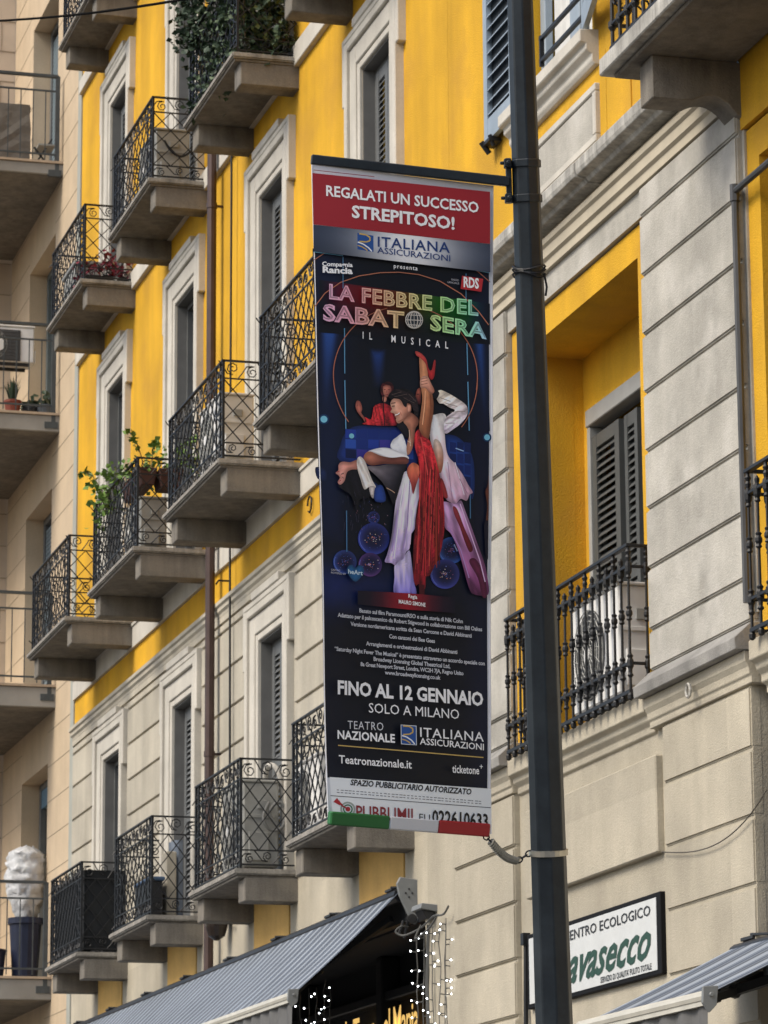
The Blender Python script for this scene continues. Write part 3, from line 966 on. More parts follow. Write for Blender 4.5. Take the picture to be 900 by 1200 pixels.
# ------------------------------------------------------------------ theatre banner
CPX = ((365.5, 193.0), (577.3, 217.5), (384.5, 960.0), (573.3, 975.5))     # TL TR BL BR in the photograph's print
TL, TR_, BL, BR = ray(*CPX[0], DP-.11), ray(*CPX[1], DP-.01), ray(*CPX[2], DP-.33), ray(*CPX[3], DP-.02)
def S0(u, v):
    a = TL.lerp(TR_, u); b = BL.lerp(BR, u)
    return a.lerp(b, v)
def Snorm(u, v):
    a = (TR_-TL).lerp(BR-BL, v); b = (BL-TL).lerp(BR-TR_, u)
    n = a.cross(b).normalized()
    return n if n.dot(tow) > 0 else -n
def S(u, v, off=0.):
    n = Snorm(u, v)
    rip = .005*math.sin(u*7+v*4)*math.sin(v*math.pi) +   .0065*math.sin(v*13+u*3)*min(1, v*4)
    return S0(u, v)+n*(rip+off)
def inv(x, y):
    u, v = .5, .5
    (ax, ay), (bx, by), (cx, cy), (dx, dy) = CPX
    for _ in range(6):
        fx = (ax*(1-u)+bx*u)*(1-v)+(cx*(1-u)+dx*u)*v-x
        fy = (ay*(1-u)+by*u)*(1-v)+(cy*(1-u)+dy*u)*v-y
        ux = (bx-ax)*(1-v)+(dx-cx)*v; uy = (by-ay)*(1-v)+(dy-cy)*v
        vx = (cx-ax)*(1-u)+(dx-bx)*u; vy = (cy-ay)*(1-u)+(dy-by)*u
        d = ux*vy-uy*vx
        u -= (fx*vy-fy*vx)/d; v -= (ux*fy-uy*fx)/d
    return u, v
banner = empty('theatre_banner', S0(.5, 1), 'tall narrow theatre advertising banner with dancers and red top, hung from the pole', 'banner')
NU, NV = 14, 60
m = MB()
for off in (0, -.003):
    o = len(m.v)
    m.v += [tuple(S(i/NU, j/NV, off)) for j in range(NV+1) for i in range(NU+1)]
    m.f += [tuple(o+k for k in (j*(NU+1)+i, j*(NU+1)+i+1, (j+1)*(NU+1)+i+1, (j+1)*(NU+1)+i)) for j in range(NV) for i in range(NU)]
VINYL = mat('white_vinyl', (.80, .80, .82), .5, spec=.35)
m.build('vinyl_sheet', VINYL, banner, smooth=True)
PRINT = vcol_mat('printed_ink', .42, .35)
from mathutils.geometry import tessellate_polygon
from mathutils import noise as pnoise

class Print:
    """flat printed artwork laid on the banner's curved surface; coordinates are those of the print"""
    layer = 0
    def __init__(s):
        s.v, s.f, s.c = [], [], []
    def tris(s, pts, tri, col, lay=None, maxd=22., extra=0.):
        if lay is None:
            Print.layer += 1
            lay = Print.layer
        off = .0008+.00016*lay+extra
        cf = col if callable(col) else (lambda x, y: col)
        stack = [tuple(pts[i] for i in t) for t in tri]
        memo = {}
        while stack:
            a, b, c = stack.pop()
            d = [math.dist(a, b), math.dist(b, c), math.dist(c, a)]
            k = max(range(3), key=lambda i: d[i])
            if d[k] > maxd:
                p, q_, r_ = ((a, b, c), (b, c, a), (c, a, b))[k]
                mm = ((p[0]+q_[0])/2, (p[1]+q_[1])/2)
                stack += [(p, mm, r_), (mm, q_, r_)]
                continue
            o = len(s.v)
            for p in (a, b, c):
                u, v = inv(*p)
                s.v.append(tuple(S(u, v, off)))
                if p not in memo:
                    memo[p] = lin([max(0, min(252, z*1.08)) for z in cf(*p)])
                s.c.append(memo[p])
            s.f.append((o, o+1, o+2))
    def poly(s, pts, col, smooth=False, lay=None, maxd=22., fade=0., bgc=None, fold=None):
        if smooth:
            n = len(pts); out = []
            for i in range(n):
                p0, p1, p2, p3 = (pts[(i+k-1) % n] for k in range(4))
                for t in (0, .25, .5, .75):
                    out.append(tuple(.5*((2*p1[j])+(-p0[j]+p2[j])*t+(2*p0[j]-5*p1[j]+4*p2[j]-p3[j])*t*t+(-p0[j]+3*p1[j]-3*p2[j]+p3[j])*t**3) for j in (0, 1)))
            pts = out
        tri = tessellate_polygon([[Vector((x, y, 0)) for x, y in pts]])
        if smooth or fade:
            base_c = col if callable(col) else (lambda x, y, c=col: c)
            n = len(pts); seed = len(s.v)*.37
            area = abs(sum(pts[i][0]*pts[(i+1) % n][1]-pts[(i+1) % n][0]*pts[i][1] for i in range(n)))/2
            wd = max(1.5, min(7., .30*math.sqrt(area))) if not fade else fade
            def dist(x, y):
                best = 1e9
                for i in range(n):
                    ax, ay = pts[i]; bx, by = pts[(i+1) % n]
                    dx, dy = bx-ax, by-ay; L2 = dx*dx+dy*dy or 1e-9
                    t = max(0, min(1, ((x-ax)*dx+(y-ay)*dy)/L2))
                    best = min(best, (x-ax-t*dx)**2+(y-ay-t*dy)**2)
                return math.sqrt(best)
            def col(x, y):
                c = base_c(x, y)
                k = min(1, dist(x, y)/wd); k = k*k*(3-2*k)
                if fade:
                    g = bgc(x, y) if bgc else c
                    return tuple(a+(b-a)*k for a, b in zip(g, c))
                if fold:
                    dx, dy, fr, amp = fold
                    a_ = x*dy-y*dx; l_ = x*dx+y*dy
                    v_ = pnoise.noise(Vector((a_*fr+seed, l_*.028, seed)))+.5*pnoise.noise(Vector((a_*fr*2.3, l_*.06, seed+3)))
                    f = (.84+.20*k)*(1+amp*max(-1, min(1, v_*1.6)))
                else:
                    f = (.74+.30*k)*(1+.10*pnoise.noise(Vector((x*.2+seed, y*.2, seed))))
                return tuple(v*f for v in c)
            maxd = (2.6 if fold else 4.) if area > 60 else 2.6
        s.tris(pts, tri, col, lay, maxd)
    def disc(s, cx, cy, rx, col, ry=None, n=24, lay=None):
        ry = ry or rx
        s.poly([(cx+rx*math.cos(2*math.pi*k/n), cy+ry*math.sin(2*math.pi*k/n)) for k in range(n)], col, lay=lay)
    def line(s, pts, w, col, lay=None):
        if lay is None:
            Print.layer += 1; lay = Print.layer
        for (x0, y0), (x1, y1) in zip(pts, pts[1:]):
            d = math.hypot(x1-x0, y1-y0) or 1
            nx, ny = -(y1-y0)/d*w/2, (x1-x0)/d*w/2
            P = [(x0+nx, y0+ny), (x1+nx, y1+ny), (x1-nx, y1-ny), (x0-nx, y0-ny)]
            s.tris(P, [(0, 1, 2), (0, 2, 3)], col, lay)
    def arc(s, cx, cy, rx, ry, a0, a1, w, col, n=40):
        s.line([(cx+rx*math.cos(a0+(a1-a0)*k/n), cy+ry*math.sin(a0+(a1-a0)*k/n)) for k in range(n+1)], w, col)
    def text(s, body, xl, yl, xr, yr, h, col, bold=0., shear=0., spacing=1., layer=None):
        vs, fs = text_mesh(body, bold, shear, spacing)
        a = min(v[0] for v in vs); b = max(v[0] for v in vs)
        P = []
        for v in vs:
            t = (v[0]-a)/(b-a)
            P.append((xl+t*(xr-xl), yl+t*(yr-yl)-v[1]/.705*h))
        tri = []
        for f in fs:
            tri += [(f[0], f[i], f[i+1]) for i in range(1, len(f)-1)]
        s.tris(P, tri, col, layer, extra=.0009)
    def build(s, name):
        me = bpy.data.meshes.new(name)
        me.from_pydata(s.v, [], s.f)
        at_ = me.color_attributes.new('print', 'FLOAT_COLOR', 'POINT')
        for i, c in enumerate(s.c):
            at_.data[i].color = (*c, 1)
        me.materials.append(PRINT)
        return link(name, me, banner)

def Z5(x, y): return (355+x/3.4615, 170+y/3.4615)
def Z6(x, y): return (355+x/3.75, 380+y/3.75)
def Z7(x, y): return (365+x/3.8696, 690+y/3.8696)
Z = lambda f, *p: [f(*q_) for q_ in p]
def grad(f, a, ca, b, cb):
    (ax, ay), (bx, by) = f(*a), f(*b)
    L2 = (bx-ax)**2+(by-ay)**2
    def g(x, y):
        t = max(0, min(1, ((x-ax)*(bx-ax)+(y-ay)*(by-ay))/L2))
        return tuple(p+(q_-p)*t for p, q_ in zip(ca, cb))
    return g
WHITE = (242, 243, 245)
NAVY = (12, 16, 26)

# backdrop of the stage picture, dark with blue light
p = Print()
def stage(x, y):
    t = (y-300)/640
    b = 14*math.exp(-((x-385)/22)**2)*(1 if y < 640 else .3)+10*math.exp(-((x-565)/20)**2)
    b += 30*math.exp(-((y-690)/26)**2)*math.exp(-((x-400)/90)**2)
    return (11+b*.3, 15+b*.65, 26+b*1.9)
L, R_ = inv(366, 300), None
p.poly(Z(Z5, (38, 425), (755, 505)) + Z(Z7, (795, 905), (68, 858)), stage, maxd=22)
p.poly(Z(Z6, (70, 0), (165, 10), (118, 400), (78, 420)), grad(Z6, (110, 0), (46, 84, 160), (95, 420), (14, 20, 40)), fade=9., bgc=stage)
p.poly(Z(Z6, (285, 105), (372, 112), (362, 300), (300, 295)), grad(Z6, (330, 100), (36, 68, 140), (330, 300), (12, 16, 32)), fade=9., bgc=stage)
p.poly(Z(Z6, (740, 55), (805, 65), (818, 470), (785, 470)), grad(Z6, (770, 60), (40, 78, 150), (800, 470), (12, 18, 40)), fade=9., bgc=stage)
p.poly(Z(Z6, (55, 640), (100, 655), (100, 700), (62, 690)), (26, 38, 76), True)
for (x, y, r_) in ((92, 428, 15), (805, 498, 13)):
    p.disc(*Z6(x, y), r_/3.75*1.5, (22, 50, 88)); p.disc(*Z6(x, y), r_/3.75, (120, 190, 214))
p.build('stage_backdrop')

p = Print()
# big mirror ball halves behind the couple, tiled in several blues
p.poly(Z(Z6, (160, 610), (163, 540), (190, 480), (240, 455), (330, 452), (420, 458), (480, 480), (490, 640), (330, 640)), (28, 48, 112), True)
for i in range(6):
    for j in range(3):
        cc = random.choice(((26, 46, 116), (44, 78, 164), (34, 58, 146), (16, 26, 66), (60, 54, 140)))
        x0, y0 = 185+i*50, 470+j*44
        p.poly(Z(Z6, (x0, y0), (x0+46, y0+2), (x0+46, y0+41), (x0, y0+39)), cc, lay=Print.layer+1)
Print.layer += 2
p.poly(Z(Z6, (615, 500), (650, 490), (690, 510), (730, 560), (748, 640), (742, 770), (690, 700), (620, 600)), (28, 56, 124), True)
for i in range(3):
    for j in range(4):
        p.poly(Z(Z6, (640+i*32, 520+j*50), (668+i*32, 524+j*50), (668+i*32, 566+j*50), (640+i*32, 562+j*50)), random.choice(((22, 40, 100), (40, 74, 146), (18, 34, 84))), lay=Print.layer+1)
Print.layer += 2
p.disc(*Z6(212, 500), 3, (120, 186, 205))
p.line(Z(Z6, (665, 548), (700, 560)), 1.2, (150, 180, 220))
p.poly(Z(Z6, (300, 700), (345, 735), (352, 785), (310, 780)), (30, 56, 118), True)
# cluster of small mirror balls at the dancers' feet
ZB = lambda x, y: (385+x/4.737, 530+y/4.737)
ZA = lambda x, y: (385+x/4.737, 400+y/4.737)
for x, y, r_, c1, spark in ((245, 372, 34, (44, 60, 130), 0), (245, 490, 88, (52, 66, 150), 1), (85, 622, 66, (50, 78, 150), 0), (226, 634, 66, (96, 60, 120), 2), (676, 548, 74, (56, 100, 176), 0), (640, 680, 82, (66, 74, 156), 2)):
    X, Y = ZB(x, y); R0 = r_/4.737
    def ballc(px2, py2, X=X, Y=Y, R0=R0, c1=c1):
        d = math.hypot(px2-X, py2-Y)/R0
        side_ = .35+.65*max(0, min(1, .5-.5*((px2-X)*.6-(py2-Y)*.5)/R0))
        t = max(0, min(1, (d-.35)/.6))**1.5*side_
        return tuple(a+(b-a)*t for a, b in zip((24, 26, 58), [c*1.15 for c in c1]))
    p.poly([(X+R0*math.cos(2*math.pi*k/28), Y+R0*math.sin(2*math.pi*k/28)) for k in range(28)], ballc, maxd=2.6)
    lay = Print.layer+1
    for k in range(46):
        a = random.uniform(0, 6.28); d = (random.gauss(0, .35) if spark and k < 30 else random.uniform(-.9, .9))*R0
        if abs(d) > R0*.9: continue
        s_ = random.uniform(.25, .62)
        cx_, cy_ = X+d*math.cos(a), Y+d*math.sin(a)*.8
        cc = random.choice(((240, 220, 210), (250, 150, 120), (210, 90, 80), (130, 140, 220)) if spark and k < 30 else ((60, 76, 160), (84, 110, 200), (44, 50, 110), (150, 90, 130)))
        p.poly([(cx_-s_, cy_-s_*.7), (cx_+s_, cy_-s_*.6), (cx_+s_, cy_+s_*.7), (cx_-s_, cy_+s_*.6)], cc, lay=lay)
    Print.layer += 1
    if r_ > 60:
        p.arc(X, Y, R0*.9, R0*.9, 2.2, 3.6, .5, (110, 130, 210), 12)
p.line(Z(ZB, (690, 515), (708, 552)), 1.2, (190, 200, 240))
for k in range(30):
    x, y = random.uniform(110, 330), random.uniform(260, 450)
    p.line(Z(ZB, (x, y), (x+random.uniform(-8, 8), y+random.uniform(4, 14))), random.uniform(.3, .8), random.choice(((70, 74, 120), (150, 120, 130), (40, 44, 84), (110, 70, 80))), lay=Print.layer+1)
Print.layer += 1
for x in (180, 718):
    xs = x
    p.line(Z(Z6, (xs, 25 if x < 300 else 85), (xs+2, 225)), 1.1, (96, 150, 186)); p.line(Z(Z6, (xs+2, 255), (xs+6, 470)), 1.2, (96, 150, 186))
p.line(Z(Z6, (186, 830), (187, 1010)), 1.1, (76, 124, 166)); p.line(Z(Z6, (728, 730), (730, 855)), 1.0, (76, 124, 166))
OR = (176, 108, 84)
p.arc(*Z6(447, 232), 84, 82, math.pi*1.0-.02, math.pi*1.42, 1.0, OR); p.arc(*Z6(447, 232), 84, 82, math.pi*1.60, math.pi*2.06, 1.0, OR)
p.arc(*Z6(447, 232), 84, 90, math.pi*.79, math.pi*1.0, 1.0, OR); p.arc(*Z6(447, 240), 84, 90, .06, math.pi*.22, 1.0, OR)
p.line([(368.2, 362), (380, 346), (398, 333), (420, 325), (445, 320.8), (467, 320), (490, 322.5), (515, 330), (540, 345), (560, 365), (572, 381)], 1.0, (190, 120, 92))
p.line([(367, 307), (382, 297), (400, 290.5), (417, 288)], .9, (176, 112, 90)); p.line([(526, 301), (545, 309), (560, 319), (574, 331)], .9, (176, 112, 90))
p.line([(367, 297.3), (386, 299.6), (401, 301.5)], .9, (110, 170, 200)); p.line([(556, 317), (573, 320)], .9, (110, 170, 200))
p.line([(401, 303), (401, 340)], .8, (90, 140, 180)); p.line([(545.5, 321), (545.5, 352)], .8, (90, 140, 180))
p.build('stage_scenery')

p = Print()
CLV = (.1, 1., .20, .34)         # cloth folds running down the print
def G(f, a, ca, b, cb):
    return grad(f, a, ca, b, cb)
# singer in red, figure behind, dim figure at the edge
p.poly(Z(ZA, (192, 472), (206, 456), (196, 430), (232, 442), (246, 376), (270, 358), (300, 352), (330, 362), (352, 385), (364, 420), (374, 474)), G(ZA, (240, 400), (206, 48, 52), (370, 450), (130, 28, 38)), True, fold=(.2, 1., .55, .5))
p.poly(Z(ZA, (148, 352), (158, 340), (174, 350), (183, 385), (178, 408), (196, 436), (200, 462), (186, 440), (166, 416), (154, 398), (146, 374)), (190, 108, 92), True)
for x in (155, 163, 171): p.line(Z(ZA, (x, 344), (x+2, 372)), .5, (120, 60, 54), lay=Print.layer+1)
Print.layer += 1
p.poly(Z(ZA, (285, 290), (290, 250), (318, 232), (348, 240), (358, 262), (352, 300), (335, 310), (300, 315)), (74, 26, 30), True, fold=(1., .3, .6, .5))
p.poly(Z(ZA, (298, 268), (308, 254), (336, 254), (346, 274), (340, 304), (322, 318), (304, 306)), G(ZA, (298, 280), (206, 130, 108), (346, 290), (140, 78, 70)), True)
p.line(Z(ZA, (303, 276), (313, 275)), .7, (50, 24, 24)); p.line(Z(ZA, (327, 276), (337, 277)), .7, (50, 24, 24)); p.line(Z(ZA, (314, 303), (328, 303)), .6, (120, 40, 44)); p.line(Z(ZA, (320, 280), (318, 294)), .5, (140, 84, 70))
p.poly(Z(ZA, (296, 318), (310, 312), (320, 326), (312, 346), (298, 342)), (190, 120, 100), True)
p.line(Z(ZA, (304, 306), (300, 345), (306, 478)), 1.1, (24, 20, 26))
p.poly(Z(ZA, (482, 290), (492, 268), (506, 272), (506, 350), (490, 352), (478, 325)), G(ZA, (482, 290), (160, 84, 66), (506, 340), (84, 34, 34)), True)
p.line(Z(ZA, (484, 300), (496, 300)), 1.0, (40, 22, 24))
p.poly(Z(ZB, (862, 220), (874, 190), (880, 130), (882, 190), (882, 380), (868, 376), (874, 300)), (120, 66, 54), True)
p.poly(Z(ZB, (856, 400), (870, 378), (882, 382), (882, 600), (866, 560)), (22, 22, 40))
# man's jacket, torso and tail
p.poly(Z(ZA, (556, 430), (585, 412), (628, 405), (645, 430), (636, 500), (640, 590), (656, 646), (690, 684)) + Z(ZB, (735, 130), (762, 180), (790, 224), (772, 238), (756, 272), (722, 262), (694, 292), (662, 280), (640, 264), (618, 206), (608, 150), (590, 90)) + Z(ZA, (566, 600), (552, 520)), G(ZA, (580, 450), (248, 242, 238), (740, 860), (214, 168, 192)), True, fold=(.25, 1., .16, .20))
p.poly(Z(ZA, (575, 555), (605, 560), (624, 610), (626, 680), (612, 735), (590, 720), (574, 650)), G(ZA, (580, 560), (238, 216, 200), (605, 720), (196, 116, 84)), True)
p.poly(Z(ZB, (604, 168), (616, 150), (632, 180), (650, 244), (644, 262), (622, 246)), (186, 62, 62), True)
p.line(Z(ZB, (690, 60), (742, 240)), .9, (246, 222, 234)); p.line(Z(ZB, (650, 60), (664, 180), (676, 270)), .8, (176, 134, 164)); p.line(Z(ZB, (715, 150), (760, 232)), .7, (160, 112, 140))
p.poly(Z(ZA, (588, 304), (608, 276), (640, 284), (694, 314), (746, 350), (763, 380), (756, 420), (722, 462), (682, 492), (640, 518), (630, 480), (640, 432), (672, 404), (692, 386), (662, 372), (630, 352), (604, 346)), G(ZA, (600, 300), (224, 212, 192), (660, 490), (232, 216, 234)), True, fold=(.8, -.55, .28, .30))
for a, b in (((612, 318), (668, 338)), ((640, 348), (706, 366)), ((668, 398), (748, 392)), ((648, 430), (722, 430)), ((640, 460), (690, 458))):
    p.line(Z(ZA, a, b), .7, (132, 116, 106), lay=Print.layer+1)
Print.layer += 1
p.poly(Z(ZA, (566, 296), (588, 278), (608, 292), (592, 326), (576, 320)), (20, 19, 24), True)
p.poly(Z(ZA, (338, 600), (346, 562), (372, 540), (398, 522), (412, 548), (426, 600), (424, 646), (384, 626)), (242, 243, 248), True, fold=(.6, .8, .22, .12))
p.poly(Z(ZA, (370, 470), (405, 458), (430, 478), (440, 520), (428, 545), (408, 525), (386, 500)), (24, 20, 27), True)
p.poly(Z(ZA, (408, 452), (430, 424), (446, 402), (486, 430), (492, 462), (474, 492), (470, 530), (456, 604), (432, 640), (424, 600), (440, 520), (428, 480)), G(ZA, (415, 470), (220, 152, 122), (485, 460), (140, 84, 66)), True)
p.line(Z(ZA, (440, 500), (446, 590)), .7, (236, 200, 170)); p.line(Z(ZA, (430, 560), (448, 572)), .5, (240, 226, 200))
# man's head in profile
p.poly(Z(ZA, (346, 334), (356, 326), (390, 330), (416, 350), (448, 356), (452, 392), (436, 412), (424, 432), (404, 452), (386, 463), (373, 459), (367, 442), (370, 434), (362, 426), (358, 410), (338, 402), (346, 384), (341, 372), (338, 352)), G(ZA, (344, 400), (246, 188, 160), (446, 396), (176, 112, 90)), True)
p.poly(Z(ZA, (326, 318), (338, 292), (364, 276), (402, 271), (438, 276), (468, 302), (487, 338), (492, 392), (486, 426), (470, 412), (462, 384), (450, 352), (432, 348), (426, 372), (412, 366), (400, 342), (384, 327), (360, 324), (346, 332)), (34, 25, 27), True, fold=(1., .35, .45, .75))
for a, b in (((345, 305), (400, 288)), ((360, 316), (430, 300)), ((410, 320), (470, 350)), ((440, 300), (478, 340))):
    p.line(Z(ZA, a, b), .5, (92, 74, 70), lay=Print.layer+1)
Print.layer += 1
p.poly(Z(ZA, (430, 366), (440, 358), (450, 366), (448, 390), (438, 402), (430, 390)), (222, 156, 130), True)
p.line(Z(ZA, (342, 353), (366, 349)), .9, (48, 30, 28)); p.line(Z(ZA, (346, 369), (362, 367)), 1.0, (54, 32, 30)); p.line(Z(ZA, (362, 418), (376, 415), (388, 405)), 1.0, (252, 244, 238)); p.line(Z(ZA, (362, 425), (378, 421), (390, 408)), .5, (150, 66, 62)); p.line(Z(ZA, (392, 400), (398, 420)), .5, (180, 112, 92)); p.line(Z(ZA, (380, 455), (420, 432), (444, 404)), .6, (150, 92, 72))
# raised leg, red shoe, gripping hand
p.poly(Z(ZA, (499, 84), (520, 88), (540, 130), (546, 196), (561, 265), (574, 340), (571, 412), (560, 470), (546, 545), (520, 562), (500, 530), (494, 472), (505, 390), (513, 320), (505, 250), (501, 180)), G(ZA, (502, 330), (226, 152, 108), (572, 350), (150, 90, 60)), True)
p.line(Z(ZA, (530, 280), (526, 360), (512, 470)), 1.0, (236, 172, 130)); p.line(Z(ZA, (556, 300), (560, 380), (548, 480)), 1.3, (122, 70, 46))
p.poly(Z(ZA, (477, 62), (498, 66), (522, 84), (538, 108), (546, 146), (556, 166), (568, 160), (579, 112), (588, 114), (585, 160), (580, 200), (566, 219), (552, 206), (543, 170), (532, 128), (504, 98), (483, 84)), G(ZA, (480, 70), (226, 88, 80), (570, 210), (176, 34, 40)), True)
p.poly(Z(ZA, (504, 216), (524, 198), (546, 204), (560, 234), (580, 280), (566, 297), (548, 286), (530, 266), (504, 263)), G(ZA, (505, 220), (236, 176, 150), (575, 285), (186, 120, 98)), True)
for y in (216, 231, 247): p.line(Z(ZA, (506, y), (542, y-8)), .6, (130, 76, 60), lay=Print.layer+1)
Print.layer += 1
# skirt-like coat tail, lower leg and flared trouser
p.poly(Z(ZB, (358, 630), (400, 598), (436, 552), (450, 620), (462, 720), (472, 800), (360, 800), (356, 700)), G(ZB, (380, 620), (214, 200, 240), (420, 790), (136, 126, 214)), True, fold=(.04, 1., .22, .24))
p.poly(Z(ZB, (384, 152), (404, 124), (440, 108), (470, 138), (496, 160), (492, 240), (476, 330), (470, 420), (444, 470), (438, 540), (420, 560), (404, 600), (380, 612), (360, 636), (338, 624), (302, 618), (316, 572), (338, 480), (350, 380), (362, 280), (374, 200)), G(ZB, (440, 130), (246, 236, 246), (360, 620), (196, 172, 226)), True, fold=(-.14, 1., .26, .30))
for a, b, c_c in (((412, 150), (382, 330), (252, 246, 252)), ((386, 330), (352, 600), (246, 236, 250)), ((440, 160), (424, 420), (150, 124, 172)), ((424, 420), (400, 560), (168, 140, 196)), ((466, 170), (452, 330), (252, 240, 246)), ((452, 330), (440, 520), (226, 206, 232)), ((372, 330), (340, 560), (166, 140, 196))):
    p.line(Z(ZB, a, b), 1.1, c_c)
p.poly(Z(ZB, (430, 90), (456, 66), (486, 80), (496, 110), (474, 190), (456, 240), (444, 180), (424, 126)), G(ZB, (440, 90), (206, 112, 80), (460, 220), (170, 60, 60)), True, fold=CLV)
p.poly(Z(ZB, (616, 284), (660, 284), (692, 292), (722, 272), (746, 330), (782, 420), (816, 510), (852, 600), (874, 690), (880, 790), (800, 790), (772, 760), (742, 660), (716, 570), (690, 502), (662, 452), (632, 422), (622, 350)), G(ZB, (640, 330), (206, 160, 206), (850, 780), (122, 56, 104)), True, fold=(.38, .92, .17, .30))
p.poly(Z(ZB, (676, 306), (700, 320), (740, 420), (790, 530), (772, 556), (744, 500), (716, 420), (684, 350)), G(ZB, (690, 330), (170, 62, 72), (780, 540), (110, 30, 40)), True)
p.poly(Z(ZB, (770, 610), (800, 590), (840, 640), (866, 720), (872, 800), (846, 800), (820, 700)), (104, 36, 70), True)
p.line(Z(ZB, (716, 290), (760, 410), (830, 600), (862, 720)), 1.3, (226, 190, 226)); p.line(Z(ZB, (650, 420), (720, 540), (770, 700)), 1.2, (182, 140, 200))
# woman bent backwards: dark bodice, white sleeve, arm, scarf, head
p.poly(Z(ZB, (204, 92), (260, 88), (340, 74), (422, 74), (404, 130), (384, 200), (350, 300), (318, 230), (286, 176), (240, 130)), G(ZB, (220, 100), (150, 140, 146), (380, 180), (24, 22, 30)), True)
p.line(Z(ZB, (310, 208), (340, 224), (356, 236)), .8, (196, 160, 130))
p.poly(Z(ZA, (205, 628), (258, 606), (318, 602), (380, 622), (428, 646), (426, 664), (340, 664), (262, 644)), (244, 242, 244), True, fold=(.9, .3, .25, .14))
p.poly(Z(ZB, (184, 42), (198, 16), (224, 8), (280, 30), (340, 40), (404, 34), (432, 46), (426, 72), (380, 76), (300, 76), (232, 86), (196, 70)), G(ZB, (220, 10), (206, 132, 104), (260, 84), (128, 72, 60)), True)
p.poly(Z(ZB, (44, 202), (76, 174), (92, 124), (122, 108), (152, 110), (168, 166), (188, 216), (220, 214), (214, 262), (162, 276), (150, 330), (128, 290), (110, 252), (66, 222)), (19, 17, 24), True, fold=(.3, 1., .4, .4))
p.poly(Z(ZB, (46, 86), (66, 68), (110, 70), (148, 58), (152, 106), (122, 110), (92, 126), (78, 174), (54, 196), (40, 182), (52, 160), (46, 146), (29, 131), (44, 116)), G(ZB, (40, 130), (244, 170, 156), (150, 90), (190, 124, 106)), True)
p.line(Z(ZB, (60, 138), (74, 132)), .9, (54, 26, 28)); p.line(Z(ZB, (36, 126), (50, 122)), .8, (176, 60, 66)); p.line(Z(ZB, (44, 178), (58, 172)), .7, (150, 50, 56)); p.line(Z(ZB, (64, 152), (72, 160)), .6, (80, 40, 40))
p.poly(Z(ZB, (147, 56), (166, 37), (190, 60), (206, 100), (230, 166), (252, 206), (232, 214), (212, 206), (186, 219), (166, 162), (151, 112)), (242, 232, 222), True, fold=(.35, .94, .34, .22))
p.poly(Z(ZB, (214, 206), (246, 204), (240, 240), (236, 268), (222, 252)), (216, 204, 198), True)
p.poly(Z(ZB, (245, 212), (286, 196), (304, 280), (246, 282)), (38, 66, 140), True)
for k in range(44):
    x, y = random.uniform(60, 210), random.uniform(230, 420)
    p.line(Z(ZB, (x, y), (x+random.uniform(-10, 10), y+random.uniform(14, 50))), .4, random.choice(((34, 32, 46), (60, 56, 76), (20, 18, 26))), lay=Print.layer+1)
Print.layer += 1
# red dress
p.poly(Z(ZA, (466, 532), (490, 496), (508, 530), (544, 552), (562, 592), (582, 662), (604, 760)) + Z(ZB, (612, 180), (624, 300), (628, 420), (612, 540), (590, 592), (572, 640), (548, 690), (528, 700), (522, 764), (500, 752), (486, 738), (472, 746), (458, 706), (455, 600), (458, 500), (470, 400), (488, 300), (500, 200), (490, 100)) + Z(ZA, (484, 656), (468, 596)), G(ZB, (480, 60), (176, 40, 46), (600, 480), (120, 24, 34)), True, fold=(.03, 1., .42, .55))
rr2 = random.Random(77)
for k in range(30):
    t = k/29
    x0 = 486+t*110; y0 = rr2.uniform(60, 330); y1 = rr2.uniform(420, 700)*(1-.12*abs(t-.4)); x1 = 464+t*136
    xm = (x0+x1)/2+rr2.uniform(-10, 10)
    p.line(Z(ZB, (x0, y0), (xm, (y0+y1)/2), (x1, y1)), rr2.uniform(.5, 1.3), rr2.choice(((66, 10, 18), (206, 70, 66), (84, 14, 22), (150, 54, 40), (186, 48, 52), (96, 30, 24))), lay=Print.layer+1)
Print.layer += 1
p.line(Z(ZA, (500, 540), (520, 640), (536, 750)), 1.3, (206, 72, 70))
p.poly(Z(ZB, (488, 740), (520, 744), (518, 806), (492, 806)), (70, 18, 26))
# red light on the stage floor and the small heart badge
p.poly(Z(Z7, (200, 18), (430, 26), (640, 42), (640, 112), (430, 100), (200, 80)), lambda x, y: tuple(a+(b-a)*math.exp(-((x-475)/30)**2) for a, b in zip((13, 17, 34), (150, 28, 40))))
p.build('dancing_couple_picture')

p = Print()
hx, hy = Z6(220, 1100)
p.poly([(hx, hy+11), (hx-9.5, hy+1), (hx-9, hy-6), (hx-4.5, hy-8.5), (hx, hy-5), (hx+4.5, hy-8.5), (hx+9, hy-6), (hx+9.5, hy+1)], (34, 92, 142), True)
p.text('heArt', *Z6(188, 1106), *Z6(252, 1113), 5.2, (206, 226, 236), .012)
p.text('CASTING', *Z6(112, 1095), *Z6(152, 1099), 2.2, (190, 190, 196)); p.text('POWERED BY', *Z6(112, 1108), *Z6(178, 1113), 2.2, (190, 190, 196))
p.build('heart_badge')

